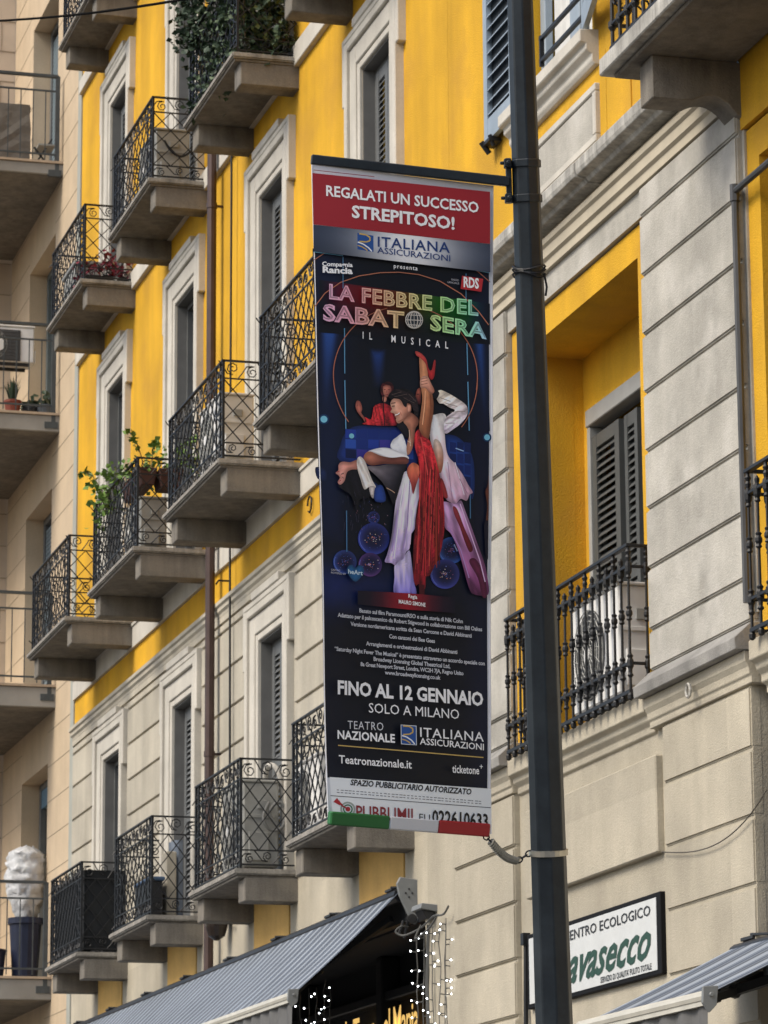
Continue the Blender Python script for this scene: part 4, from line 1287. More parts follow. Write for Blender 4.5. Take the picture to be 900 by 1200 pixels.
# red header and silver sponsor strip
p = Print()
p.poly(Z(Z5, (35, 118), (755, 192), (755, 403), (38, 330)), (148, 36, 44))
p.line(Z(Z5, (40, 106), (285, 132)), .8, (130, 50, 58))
p.text('REGALATI UN SUCCESSO', *Z5(90, 211), *Z5(708, 277), 12.4, WHITE, .022)
p.text('STREPITOSO!', *Z5(193, 299), *Z5(610, 345), 14.2, WHITE, .03)
p.build('red_header')
p = Print()
def silver(x, y):
    t = math.exp(-((x-478)/62)**2); q_ = .84+.16*math.exp(-((y-290-(x-478)*.12)/14)**2)
    return tuple((a+(b-a)*t)*q_ for a, b in zip((44, 52, 70), (252, 253, 255)))
p.poly(Z(Z5, (38, 331), (755, 404), (755, 518), (38, 441)), silver, maxd=12)
NV = (34, 58, 112)
def logo(f, x0, y0, x1, y1, sk, border=None):
    if border:
        p.poly(Z(f, (x0-3, y0-3), (x1+3, y0-3+sk), (x1+3, y1+3+sk), (x0-3, y1+3)), border)
    p.poly(Z(f, (x0, y0), (x1, y0+sk), (x1, y1+sk), (x0, y1)), (38, 78, 142))
    w, h = x1-x0, y1-y0
    q_ = lambda a, b: f(x0+w*a, y0+h*b+sk*a)
    cols = (198, 164, 84), (222, 226, 230), (150, 140, 90)
    p.line([q_(.12, .03), q_(.55, .03), q_(.78, .14), q_(.78, .34), q_(.55, .46), q_(.12, .50)], 1.6, cols[0])
    p.line([q_(.02, .56), q_(.35, .62), q_(.68, .78), q_(.90, .98)], 1.5, cols[1])
    p.line([q_(.02, .76), q_(.28, .80), q_(.52, .90), q_(.62, .99)], 1.2, cols[0])
logo(Z5, 215, 363, 280, 430, 11)
p.text('ITALIANA', *Z5(297, 418), *Z5(590, 440), 12, NV, .012, 0, 1.1)
p.text('ASSICURAZIONI', *Z5(295, 444), *Z5(592, 475), 7.2, NV, .008)
p.build('sponsor_strip')

p = Print()
p.text('presenta', *Z5(362, 504), *Z5(459, 513), 5, WHITE, .01, 0, 1.2)
p.text('Compagnia', *Z5(72, 500), *Z5(195, 503), 5.0, WHITE, .03); p.text('Rancia', *Z5(74, 527), *Z5(195, 531), 7.2, WHITE, .04)
p.poly(Z(Z5, (640, 533), (726, 545), (718, 597), (634, 586)), (176, 44, 48))
p.text('RDS', *Z5(646, 577), *Z5(708, 584), 11.6, WHITE, .035)
p.text('RADIO', *Z5(597, 552), *Z5(627, 556), 2.2, (180, 180, 186)); p.text('UFFICIALE', *Z5(580, 563), *Z5(628, 568), 2.2, (180, 180, 186))
def rainbow(x, y):
    st = ((376, (226, 176, 206)), (410, (240, 158, 174)), (440, (250, 176, 140)), (475, (236, 206, 140)), (515, (176, 222, 136)), (545, (144, 224, 172)), (572, (160, 196, 244)))
    for (xa, ca), (xb, cb) in zip(st, st[1:]):
        if x <= xb:
            t = max(0, (x-xa)/(xb-xa)); return tuple((a+(b-a)*t)*.9+25 for a, b in zip(ca, cb))
    return tuple(v*.9+25 for v in st[-1][1])
def glow(x, y):
    r_ = rainbow(x, y)
    t = math.exp(-((y-352-(x-475)*.11)/26)**2)*max(0, min(1, (x-375)/22))*max(0, min(1, (573-x)/22))
    sat = 1.7
    g_ = sum(r_)/3
    col = tuple(max(0, (g_+(c-g_)*3.4)-128)*.75 for c in r_)
    return tuple(b+c*t*.55 for b, c in zip((11, 14, 24), col))
lay0 = Print.layer
p.poly([(374, 330), (574, 356), (574, 404), (374, 392)], glow, maxd=7, lay=5.5)
p.text('LA FEBBRE DEL', *Z5(100, 633), *Z5(705, 693), 17, rainbow, .035, 0, 1.08)
p.text('SABAT', *Z5(75, 721), *Z5(405, 748), 18.6, rainbow, .04, 0, 1.05)
p.text('SERA', *Z5(510, 752), *Z5(738, 787), 17.4, rainbow, .04, 0, 1.05)
# inline strokes that make the letters look like tubes
dim = lambda x, y: tuple(c*.72 for c in rainbow(x, y))
p.text('LA FEBBRE DEL', *Z5(102, 631), *Z5(703, 691), 16.2, dim, -.012, 0, 1.08)
p.text('SABAT', *Z5(77, 718), *Z5(403, 746), 17.8, dim, -.012, 0, 1.05)
p.text('SERA', *Z5(512, 750), *Z5(736, 785), 16.6, dim, -.012, 0, 1.05)
gx, gy = Z5(445, 714)
p.disc(gx, gy, 10.4, (196, 190, 180)); p.disc(gx, gy, 9.3, (46, 52, 58))
for f_ in (-.6, 0, .6):
    h_ = math.sqrt(1-f_*f_)*9.6
    p.line([(gx-h_, gy+f_*9.6), (gx+h_, gy+f_*9.6+.6)], .9, (196, 190, 180))
for rx in (.01, 4.2, 7.6):
    p.arc(gx, gy, rx, 9.6, 0, math.pi*2, .9, (196, 190, 180), 20)
p.text('IL  MUSICAL', *Z6(255, 72), *Z6(630, 111), 8.2, WHITE, .012, 0, 2.6)
p.build('show_title')

p = Print()
CR = (196, 198, 204)
p.text('Regia', *Z7(426, 46), *Z7(466, 52), 4.4, WHITE, .02); p.text('MAURO SIMONE', *Z7(383, 72), *Z7(503, 86), 4.4, WHITE, .025)
for body, a, b, h in (('Basato sul film Paramount/RSO e sulla storia di Nik Cohn', (205, 116), (673, 158), 4.7),
                      ('Adattato per il palcoscenico da Robert Stigwood in collaborazione con Bill Oakes', (106, 138), (762, 193), 4.7),
                      ('Versione nordamericana scritta da Sean Cercone e David Abbinanti', (165, 177), (713, 222), 4.7),
                      ('Con canzoni dei Bee Gees', (340, 230), (545, 249), 4.7),
                      ('Arrangiamenti e orchestrazioni di David Abbinanti', (236, 264), (646, 297), 4.7),
                      ('\u201cSaturday Night Fever The Musical\u201d \u00e8 presentato attraverso un accordo speciale con', (93, 290), (772, 347), 4.7),
                      ('Broadway Licensing Global Theatrical Ltd,', (270, 333), (613, 362), 4.7),
                      ('8a Great Newport Street, Londra, WC2H 7JA, Regno Unito', (211, 357), (673, 393), 4.7),
                      ('www.broadwaylicensing.co.uk', (320, 393), (568, 414), 4.7)):
    p.text(body, *Z7(*a), *Z7(*b), h, CR, .02, 0, .95)
p.build('credits_lettering')
p = Print()
p.text('FINO AL 12 GENNAIO', *Z7(108, 483), *Z7(762, 529), 15.4, WHITE, .034)
p.text('SOLO A MILANO', *Z7(247, 566), *Z7(650, 591), 11.4, WHITE, .0)
p.text('TEATRO', *Z7(152, 640), *Z7(310, 647), 9.6, (206, 208, 212), -.004, 0, 1.1)
p.text('NAZIONALE', *Z7(106, 684), *Z7(360, 700), 9.6, WHITE, .03, 0, 1.05)
logo(Z7, 390, 622, 454, 704, 4, (206, 210, 214))
p.text('ITALIANA', *Z7(472, 672), *Z7(762, 691), 11, WHITE, .006, 0, 1.1); p.text('ASSICURAZIONI', *Z7(470, 706), *Z7(762, 730), 7.6, WHITE, .012)
p.line(Z(Z7, (108, 715), (760, 763)), 1.2, (196, 166, 96))
p.text('Teatronazionale.it', *Z7(110, 794), *Z7(432, 816), 9.4, WHITE, .016); p.text('ticketone', *Z7(615, 832), *Z7(740, 839), 9.2, WHITE, .018)
p.line(Z(Z7, (742, 803), (757, 804)), .8, WHITE); p.line(Z(Z7, (749.5, 795), (749.5, 813)), .8, WHITE)
p.build('dates_lettering')
p = Print()
p.poly(Z(Z7, (68, 857), (796, 905), (800, 1110), (80, 1060)), (228, 232, 238))
p.text('SPAZIO PUBBLICITARIO AUTORIZZATO', *Z7(158, 892), *Z7(704, 931), 6.6, (26, 26, 30), .03, .22)
for k in range(2):
    for i in range(38):
        x = 98+i*17.3; y = 914+k*11+i*1.26
        p.line(Z(Z7, (x, y), (x+random.uniform(9, 15), y+.9)), .9, (112, 114, 120), lay=Print.layer+1)
Print.layer += 1
p.line(Z(Z7, (70, 940), (795, 990)), .8, (50, 52, 58))
tx, ty = Z7(145, 1000)
for r_, c_c in ((8.6, (150, 160, 150)), (6.6, (206, 210, 216)), (5.6, (60, 110, 76)), (4.0, (206, 210, 216)), (2.8, (160, 48, 52))):
    p.disc(tx, ty, r_, c_c)
p.line(Z(Z7, (104, 962), (120, 985), (145, 1000)), 1.6, (150, 40, 44)); p.poly(Z(Z7, (82, 968), (98, 950), (108, 966), (124, 980), (108, 982)), (168, 44, 48))
p.text('PUBBLIMIL', *Z7(181, 1040), *Z7(452, 1054), 15.0, (130, 44, 50), .012)
p.text('EU', *Z7(463, 1048), *Z7(512, 1052), 8, (30, 30, 34)); p.text('022610633', *Z7(522, 1064), *Z7(781, 1082), 16.4, (20, 20, 24), .02)
p.build('agency_panel')

# tricolour bottom bar, a flat tube in three painted lengths
def barpt(t, dy=0): 
    a, b = ray(385.5, 958.5, DP-.36), ray(572.5, 973, DP-.05)
    return a.lerp(b, t)
bb = MB().bar(barpt(0), barpt(.365), .034, .052, side=q); bar1 = bb.build('bottom_bar', mat('green_paint', lin((38, 104, 52)), .4), banner, bevel=.005)
MB().bar(barpt(.3655), barpt(.672), .034, .052, side=q).build('bar_white_section', mat('white_paint', (.62, .63, .65), .4), bar1, bevel=.005)
MB().bar(barpt(.6725), barpt(1.0), .034, .052, side=q).build('bar_red_section', mat('red_paint', lin((160, 36, 42)), .4), bar1, bevel=.005)
m = MB()
nb = Snorm(.5, 1)
m.tube([S(0, v) for v in [i/20 for i in range(21)]], .003, 5); m.tube([S(1, v) for v in [i/20 for i in range(21)]], .004, 5)
m.build('edge_hem', VINYL, banner)

# ------------------------------------------------------------------ tether: spring between two lengths of chain
tet = empty('tether_spring', ray(598, 993, DP-.03), 'short chain and grey tension spring tying the lower corner of the banner to the pole', 'spring')
def chain(mb, a, b, n, w=.011):
    a, b = Vector(a), Vector(b)
    d = (b-a)/n
    for i in range(n):
        c = a+d*(i+.5)
        dn = d.normalized(); s1 = dn.cross(tow).normalized() if i % 2 == 0 else dn.cross(dn.cross(tow)).normalized()
        hl = d.length*.62
        mb.tube([c+dn*(hl*math.cos(t))+s1*(w*math.sin(t)) for t in [j*math.pi/5 for j in range(11)]], .0032, 5, cap=False)
A_, B_, C_, D_ = ray(568, 979, DP-.07), ray(575, 986, DP-.06), ray(606.5, 1009, DP-.03), ray(622.5, 998.5, DP-.02)
m = MB(); chain(m, A_, B_+(B_-A_)*.15, 2); chain(m, C_+(C_-D_)*.05, D_, 3); m.build('chain', IRON, tet)
m = MB(); pts = []
ax = (C_-B_); L_ = ax.length; ax.normalize(); s1 = ax.cross(tow).normalized(); s2 = ax.cross(s1)
for i in range(18*10+1):
    t = i/(18*10); sag = -.018*math.sin(t*math.pi)
    pts.append(B_+ax*(L_*t)+Vector((0, 0, sag))+(s1*math.cos(i*.6283)+s2*math.sin(i*.6283))*.0135)
m.tube(pts, .0042, 5)
cpts = [B_+ax*(L_*t)+Vector((0, 0, -.018*math.sin(t*math.pi))) for t in [i/8 for i in range(9)]]
m.tube(cpts, .0125, 8)
m.build('spring', mat('dull_spring', (.30, .29, .24), .5, metallic=.4, var=.2, scale=30), tet)
# ------------------------------------------------------------------ awnings
ST_COLS = [(0, (.28, .315, .36)), (.36, (.065, .075, .092)), (.56, (.16, .19, .235)), (.66, (.05, .065, .09)), (.84, (.17, .20, .26)), (.92, (.06, .08, .11))]
STRIPE = stripe_mat('blue_grey_stripes', .26, ST_COLS)
ST2 = stripe_mat('fine_blue_grey_stripes', .42, ST_COLS)
VAL = mat('grey_valance_cloth', (.12, .12, .118), .9, var=.15, scale=6)
BARW = mat('cream_bar', (.52, .50, .43), .45, var=.1, scale=6)
ENDG = mat('grey_end_cap', (.19, .20, .20), .5, var=.1, scale=8)
ARMD = mat('black_arm', (.022, .023, .025), .45)
def awning(x0, x1, yw, zw, yf, zf, stripe, label, vh=.24, nclip=8):
    a = empty('awning', ((x0+x1)/2, yw, zw), label, 'awning', None)
    m = MB()
    N = 12; K = max(2, int((x1-x0)/.5))
    def P(i, x, o):
        t = i/N
        return (x, yw+(yf-yw)*t, zw+(zf-zw)*t-(.022 if x1-x0 > 4 else .008)*math.sin(t*math.pi)*(1-.3*math.sin(x*2.1))+o)
    for o in (0, -.004):
        b = len(m.v)
        for i in range(N+1):
            for k in range(K+1):
                m.v.append(P(i, x0+(x1-x0)*k/K, o))
        for i in range(N):
            for k in range(K):
                m.f.append((b+i*(K+1)+k, b+i*(K+1)+k+1, b+(i+1)*(K+1)+k+1, b+(i+1)*(K+1)+k))
    m.build('cloth', stripe, a, smooth=True)
    m = MB().tube([(x0-.02, yf+.01, zf-.015), (x1+.02, yf+.01, zf-.015)], .032, 10)
    m.box(x0, x1, yf-.012, yf+.03, zf-.06, zf-.02)
    m.build('front_bar', BARW, a, smooth=False)
    e = MB().prismx([(yf-.03, zf+.035), (yf+.05, zf+.03), (yf+.055, zf-.05), (yf+.02, zf-.10), (yf-.02, zf-.06)], x0-.04, x0-.015)
    e.tube([(x0-.055, yf+.01, zf-.01), (x0-.03, yf+.01, zf-.01)], .012, 8)
    e.build('end_cap', ENDG, a, bevel=.003)
    v = MB(); n = int((x1-x0)/.05)
    pts = [(x0+.02+(x1-x0-.04)*k/n, yf+.006+.010*math.sin(k*1.1)) for k in range(n+1)]
    for (xa, ya), (xb, yb) in zip(pts, pts[1:]):
        v.quad((xa, ya, zf-.05), (xb, yb, zf-.05), (xb, yb+.006, zf-.05-vh), (xa, ya+.006, zf-.05-vh))
    v.build('valance', VAL, a, smooth=True)
    # folding arms
    for xs, xd in ((x0+.25, 1), (x1-.35, -1)):
        r = MB(); elbow = (xs+xd*.55, (yw+yf)/2+.02, (zw+zf)/2-.14)
        r.bar((xs, yw+.02, zw-.20), elbow, .05, .045); r.bar(elbow, (xs+xd*.05, yf-.01, zf-.03), .045, .04)
        r.ball(elbow, .04)
        r.build('arm', ARMD, a)
    # roller on the wall; black box behind paints in the shade beneath it
    m = MB().tube([(x0+.03, yw+.01, zw-.045), (x1, yw+.01, zw-.045)], .05, 10)
    m.box(x0+.03, x1, -.01, yw-.03, zw-.24, zw-.02)
    m.build('roller', ARMD, a)
    for i in range(nclip):
        m = MB()
        x = x0+.3+(x1-x0-.5)*i/(nclip-1)
        m.box(x-.09, x+.09, -.01, yw+.03, zw+.008, zw+.028)
        m.bar((x-.3, .01, zw+.015), (x-.05, yw+.02, zw+.035), .015)
        m.build('wall_bracket', ARMD, a, bevel=.003)
    return a
aw1 = awning(25.12, 38.35, .10, 4.64, .93, 3.85, STRIPE, 'long blue grey striped awning sloping over the dark shop front with string lights')
aw2 = awning(16.58, 18.55, .01, 3.575, .93, 3.125, ST2, 'striped awning with cream front bar at the lower right, under the dry cleaner sign', nclip=3)
m = MB().prismx([(-.01, 4.70), (.13, 4.72), (.155, 4.67), (.135, 4.58), (.05, 4.40), (.015, 4.37), (-.01, 4.40)], 25.07, 25.11)
m.build('side_plate', ENDG, aw1, bevel=.004)
MB().tube([(25.05, .045, 4.41), (25.12, .045, 4.41)], .036, 12).build('motor_cap', ARMD, aw1)
for dz, dy in ((.03, 0), (-.03, 0), (0, .025), (0, -.025)):
    MB().box(25.064, 25.0695, .065+dy-.006, .065+dy+.006, 4.60+dz-.006, 4.60+dz+.006).build('plate_slot', ARMD, aw1)
MB().tube([(25.10, .10, 4.40), (25.12, .13, 4.30)], .012, 6).build('bracket_rod', ARMD, aw1); MB().tube([(25.10, .07, 4.40), (25.12, .09, 4.27)], .012, 6).build('bracket_rod', ARMD, aw1)

# ------------------------------------------------------------------ dry cleaner sign
sg = empty('shop_sign', (21.1, -.06, 3.54), 'white light box sign of the dry cleaner with green slanted lettering', 'sign')
MB().box(19.80, 22.40, -.03, .014, 3.53, 4.02).build('sign_box', mat('black_sign_frame', (.008, .008, .009), .7, spec=.15), sg, bevel=.005)
MB().box(19.865, 22.35, .0, .017, 3.56, 3.99).build('sign_face', mat('white_sign_film', (.60, .61, .60), .3, var=.05, scale=5, bump=.5, bscale=9), sg)
GRN = mat('green_lettering', (.018, .060, .040), .5)
BLKT = mat('black_lettering', (.02, .02, .022), .5)
def facade_text(body, xl, xr, zl, zr, cap, y, material, name, parent, bold=0., shear=0.):
    vs, fs = text_mesh(body, bold, shear)
    a = min(v[0] for v in vs); b = max(v[0] for v in vs)
    m = MB()
    m.add([(xl+(v[0]-a)/(b-a)*(xr-xl), y, zl+(zr-zl)*(v[0]-a)/(b-a)+v[1]/.705*cap) for v in vs], fs)
    return m.build(name, material, parent)
facade_text('CENTRO ECOLOGICO', 21.60, 19.96, 3.895, 3.895, .062, .020, BLKT, 'sign_lettering', sg, .012)
facade_text('Lavasecco', 21.77, 19.96, 3.622, 3.645, .235, .020, GRN, 'sign_lettering', sg, .022, .55)
facade_text("SERVIZIO DI QUALITA' PULITO TOTALE", 20.90, 19.96, 3.572, 3.572, .036, .020, BLKT, 'sign_lettering', sg, .012)
m = MB().tube([(22.46, .0, 4.0), (22.46, .01, 3.4), (22.45, .0, 2.9)], .018, 6); m.box(22.43, 22.49, -.06, .03, 3.96, 4.04); m.build('sign_cable', IRON, sg)

# ------------------------------------------------------------------ string lights
LEDC = mat('lit_bulb', (.9, .95, 1), .3, emit=(.92, .96, 1.0), estr=9.)
WIRE = mat('pale_wire', (.085, .085, .08), .6)
def smooth_pts(pts, k=6):
    pts = [Vector(p_) for p_ in pts]; out = []
    for i in range(len(pts)-1):
        p0, p1, p2, p3 = pts[max(i-1, 0)], pts[i], pts[i+1], pts[min(i+2, len(pts)-1)]
        for j in range(k):
            t = j/k
            out.append(.5*((2*p1)+(p2-p0)*t+(2*p0-5*p1+4*p2-p3)*t*t+(3*p1-p0-3*p2+p3)*t**3))
    return out+[pts[-1]]
def curtain_lights(name_label, strands, n, seed):
    rnd = random.Random(seed)
    root = empty('string_lights', strands[0][0], name_label, 'string lights')
    w_ = MB(); stems = []
    for (top, length) in strands:
        top = Vector(top)
        pts = [top+Vector((rnd.uniform(-.02, .02), rnd.uniform(-.01, .01), -length*i/10)) for i in range(11)]
        w_.tube(pts, .0038, 4)
        for k in range(n):
            t = (k+.5+rnd.uniform(-.3, .3))/n
            i = min(9, int(t*10)); p_ = pts[i].lerp(pts[i+1], t*10-i)
            d = Vector((rnd.uniform(-.3, .3), rnd.choice((-1, 1))*rnd.uniform(.6, 1), rnd.uniform(-.3, .2))).normalized()*.038
            w_.tube([p_, p_+d], .004, 4); stems.append(p_+d*1.2)
    w_.build('wire', WIRE, root)
    pro = None
    for s_ in stems:
        if pro is None:
            pro = MB().ball((0, 0, 0), .0058, 7, 4).build('bulb', LEDC, root, local=True, smooth=True); o = pro
            o.matrix_parent_inverse = wm(root).inverted()
        else:
            o = pro.copy(); COL.objects.link(o)
        o.location = s_
    return root
curtain_lights('curtain of small white lights hanging on the pier beside the awning bracket',
               [((24.86, .07, 4.30), 1.5), ((24.72, .06, 4.27), 1.4), ((24.52, .05, 4.30), 1.5), ((24.34, .05, 4.31), 1.5), ((24.14, .06, 4.32), 1.5), ((24.62, .05, 4.28), 1.4), ((24.24, .04, 4.30), 1.5)], 13, 3)
curtain_lights('cluster of small white lights glowing under the awning front bar end',
               [((27.40, .30, 4.05), .9), ((27.15, .30, 4.08), .9), ((26.9, .30, 4.06), .9), ((26.65, .30, 4.10), .9), ((26.5, .30, 4.02), .8)], 8, 5)
m = MB()
pts = [(24.98, .10, 4.34), (24.95, .16, 4.34), (24.96, .20, 4.30), (24.92, .15, 4.27), (24.8, .08, 4.30), (24.6, .08, 4.32), (24.4, .07, 4.36), (24.2, .06, 4.35), (24.1, .05, 4.40)]
m.tube(smooth_pts(pts), .008, 5)
m.tube(smooth_pts([(24.75, .07, 4.33), (24.65, .14, 4.22), (24.5, .08, 4.28), (24.35, .06, 4.36)]), .008, 5)
m.tube([(24.62, .05, 4.32), (24.63, .06, 3.9), (24.58, .06, 3.0)], .014, 5)
ob = m.build('cable_bundle', WIRE); tag(ob, 'tangle of cables looped on the wall above the white string lights', 'cable')
fl = empty('flood_lamp', (24.68, .08, 4.42), 'small grey floodlight fixed below the awning end plate', 'lamp')
MB().prismx([(-.01, 4.46), (.12, 4.47), (.13, 4.43), (-.01, 4.41)], 24.55, 24.80).build('housing', ENDG, fl, bevel=.004)
MB().prismx([(.01, 4.41), (.11, 4.425), (.07, 4.36), (.03, 4.36)], 24.58, 24.77).build('lamp_body', ARMD, fl, bevel=.004)

# ------------------------------------------------------------------ air conditioners
def make_ac(wd, dp, h, body, label, bars=False):
    """stands on z=0, back at y=0, front (fan) at y=dp; near side face at x=0"""
    r = empty('air_conditioner', (0, 0, 0), label, 'air conditioner', 'air conditioners on the balconies')
    b = MB().box(0, wd, 0, dp, .04, h)
    c = b.build('casing', body, r, bevel=.012, local=True)
    f = MB().box(.06, wd-.06, .03, .06, .0, .039); f.box(.06, wd-.06, dp-.06, dp-.03, .0, .039); f.build('feet', ARMD, r, local=True)
    fc = Vector((wd*.62, dp+.004, h*.52)); rr = min(h*.40, wd*.33)
    g = MB()
    n = 28
    g.add([tuple(fc)] + [(fc.x+rr*math.cos(2*math.pi*k/n), fc.y, fc.z+rr*math.sin(2*math.pi*k/n)) for k in range(n)], [(0, 1+k, 1+(k+1) % n) for k in range(n)])
    fan = g.build('fan_opening', GRILLE, c, local=True)
    g = MB()
    for k in range(1, 9):
        q1 = rr*k/8
        g.tube([(fc.x+q1*math.cos(2*math.pi*j/22), fc.y+.012, fc.z+q1*math.sin(2*math.pi*j/22)) for j in range(23)], .0035, 4, cap=False)
    for k in range(16):
        a = 2*math.pi*k/16
        g.tube([(fc.x+rr*.15*math.cos(a), fc.y+.012, fc.z+rr*.15*math.sin(a)), (fc.x+rr*.6*math.cos(a+.25), fc.y+.015, fc.z+rr*.6*math.sin(a+.25)), (fc.x+rr*math.cos(a+.4), fc.y+.010, fc.z+rr*math.sin(a+.4))], .0035, 4, cap=False)
    g.build('fan_grille', ACG, c, local=True)
    MB().tube([(fc.x, fc.y+.010, fc.z), (fc.x, fc.y+.022, fc.z)], rr*.17, 12).build('fan_hub', ACW, c, local=True)
    MB().box(-.028, -.001, dp*.30, dp*.86, h*.12, h*.44).build('valve_cover', body, c, bevel=.005, local=True)
    MB().box(-.010, -.001, dp*.1, dp*.92, h*.60, h*.64).build('side_rib', body, c, bevel=.003, local=True)
    MB().box(-.016, -.001, dp*.34, dp*.60, h*.70, h*.80).build('grip_recess', ACG, c, bevel=.004, local=True)
    t = MB().box(-.012, wd+.012, -.008, dp+.012, h, h+.022); t.build('top_lid', body, c, bevel=.006, local=True)
    return r
def put(o, x, y, z): o.location = (x, y, z); return o
put(make_ac(.90, .27, .72, ACW, 'white air conditioner behind the baluster railing in the yellow loggia'), 20.24, -.19, 5.245)
put(make_ac(.80, .31, .76, ACG, 'grey air conditioner on the lowest row balcony whose end panel shows a looped hose'), 28.96, .10, 5.215)
put(make_ac(.80, .30, .60, ACW, 'air conditioner on the lowest balcony half hidden by the banner edge'), 26.35, .12, 5.215)
put(make_ac(.78, .30, .62, ACW, 'white air conditioner on the balcony between the brown downpipe and the banner'), 28.72, .38, 8.670)
put(make_ac(.75, .26, .52, ACG, 'grey air conditioner under the planter with green leaves'), 32.36, .37, 8.670)
put(make_ac(.80, .34, .58, ACG, 'grey air conditioner with a dark cable on the upper balcony left of the ivy'), 32.50, .14, 12.375)
hung = put(make_ac(.85, .34, .48, ACW, 'white air conditioner with dark grille held up behind the plain railing at the left edge'), 41.1, .18, 12.84)
hc = [c for c in hung.children if c.name.startswith('casing')][0]
g = MB(); g.box(.17, .84, .346, .352, .05, .44)
for k in range(9): g.box(.17, .84, .352, .358, .07+k*.042, .078+k*.042)
for k in range(8): g.box(.20+k*.085, .206+k*.085, .353, .36, .05, .44)
g.build('square_grille', GRILLE, hc, local=True)
MB().tube([(.45, .36, .245), (.45, .372, .245)], .085, 16).build('fan_plate', ACW, hc, local=True)
# turn its fan towards the street end: rotate so that the grille faces the camera
hung.rotation_euler = (0, 0, R(90)); hung.location = (41.55, .17, 12.84)
# hoses and cables
def cable(name, pts, r, material, label, cat='hose'):
    return tag(MB().tube(pts, r, 6).build(name, material, smooth=True), label, cat)
def smooth_pts(pts, k=6):
    pts = [Vector(p_) for p_ in pts]; out = []
    for i in range(len(pts)-1):
        p0, p1, p2, p3 = pts[max(i-1, 0)], pts[i], pts[i+1], pts[min(i+2, len(pts)-1)]
        for j in range(k):
            t = j/k
            out.append(.5*((2*p1)+(p2-p0)*t+(2*p0-5*p1+4*p2-p3)*t*t+(3*p1-p0-3*p2+p3)*t**3))
    return out+[pts[-1]]
HOSE = mat('grey_hose', (.20, .20, .19), .6)
cable('drain_hose', smooth_pts([(28.90, .20, 5.80), (28.86, .26, 5.66), (28.86, .20, 5.56), (28.86, .10, 5.58), (28.87, .06, 5.72), (28.88, .12, 5.80), (28.88, .2, 5.70), (28.88, .08, 5.50), (28.9, .06, 5.25)]), .014, HOSE, 'grey hose looped in front of the lowest row air conditioner with hose')
cable('insulated_pipe', smooth_pts([(29.0, .04, 5.3), (29.0, .06, 5.9), (29.02, .10, 6.1), (29.1, .16, 6.14), (29.2, .16, 6.05), (29.2, .12, 5.9)]), .024, mat('pipe_lagging', (.42, .40, .36), .8, var=.2, scale=20), 'pale lagged pipe bent over beside the grey air conditioner with looped hose', 'pipe')
cable('power_cable', smooth_pts([(32.47, .40, 12.84), (32.46, .34, 12.74), (32.45, .24, 12.68), (32.45, .14, 12.74), (32.46, .04, 12.86)]), .012, IRON, 'dark cable sagging across the upper grey air conditioner near the ivy balcony', 'cable')

# ------------------------------------------------------------------ plants and pots
LEAF_D = mat('dark_ivy_leaf', (.030, .055, .028), .6, var=.35, scale=6)
LEAF_M = mat('grey_green_leaf', (.085, .125, .060), .6, var=.35, scale=8)
LEAF_L = mat('bright_leaf', (.14, .24, .045), .55, var=.3, scale=9)
STEM = mat('brown_stem', (.08, .06, .035), .8)
TERRA = mat('brown_planter', (.085, .038, .030), .7, var=.15, scale=5)
REDPOT = mat('red_clay_pot', (.22, .055, .035), .7, var=.15, scale=6)
PETAL = mat('dark_red_petal', (.18, .012, .03), .6, var=.3, scale=14)
def leaf(mb, p, sz, rnd, up_bias=.3):
    d = Vector((rnd.gauss(0, 1), rnd.gauss(0, 1), rnd.gauss(-.2, .7))).normalized()
    s1 = d.cross(Vector((rnd.gauss(0, 1), rnd.gauss(0, 1), rnd.gauss(0, 1)+up_bias))).normalized()*sz*.42
    n = d.cross(s1).normalized()*sz*.10
    a = Vector(p); t = a+d*sz; c = a+d*sz*.5
    mb.add([a, c+s1+n, t, c-s1+n, c], [(0, 1, 4), (1, 2, 4), (2, 3, 4), (3, 0, 4)])
def foliage(vols, n, sz, material, name, parent, seed):
    rnd = random.Random(seed); m = MB()
    tot = sum(v[6] for v in vols)
    for (x0, x1, y0, y1, z0, z1, wgt) in vols:
        cl = [Vector((rnd.uniform(x0, x1), rnd.uniform(y0, y1), rnd.uniform(z0, z1))) for _ in range(max(3, int(n*wgt/tot/14)))]
        for i in range(int(n*wgt/tot)):
            c = rnd.choice(cl)
            leaf(m, c+Vector((rnd.gauss(0, .05), rnd.gauss(0, .05), rnd.gauss(0, .06))), sz*rnd.uniform(.6, 1.25), rnd)
    return m.build(name, material, parent, recalc=False)
ivy = empty('ivy_hedge', (29.6, .3, 12.38), 'dense ivy filling the railed balcony at the top of the picture', 'hedge')
vols = [(28.70, 30.5, .42, .54, 12.40, 13.5, 3), (28.66, 28.80, .05, .52, 12.42, 13.4, 2.5), (28.9, 30.4, .2, .5, 12.5, 13.5, 1)]
foliage(vols, 3600, .066, LEAF_D, 'dark_leaves', ivy, 1)
foliage(vols, 2800, .056, LEAF_M, 'pale_leaves', ivy, 2)
foliage([(30.0, 30.5, .56, .70, 13.05, 13.7, 1)], 620, .062, LEAF_D, 'overhanging_leaves', ivy, 3)
m = MB(); rnd = random.Random(4)
for i in range(26):
    x = 28.7+i*.07; m.tube(smooth_pts([(x, .45, 12.38), (x+rnd.uniform(-.1, .1), .5, 12.8), (x+rnd.uniform(-.15, .15), .47, 13.4)], 3), .006, 4)
m.build('stems', STEM, ivy)
MB().box(28.75, 30.45, .08, .34, 12.372, 12.60).build('planter_box', TERRA, ivy, bevel=.01)

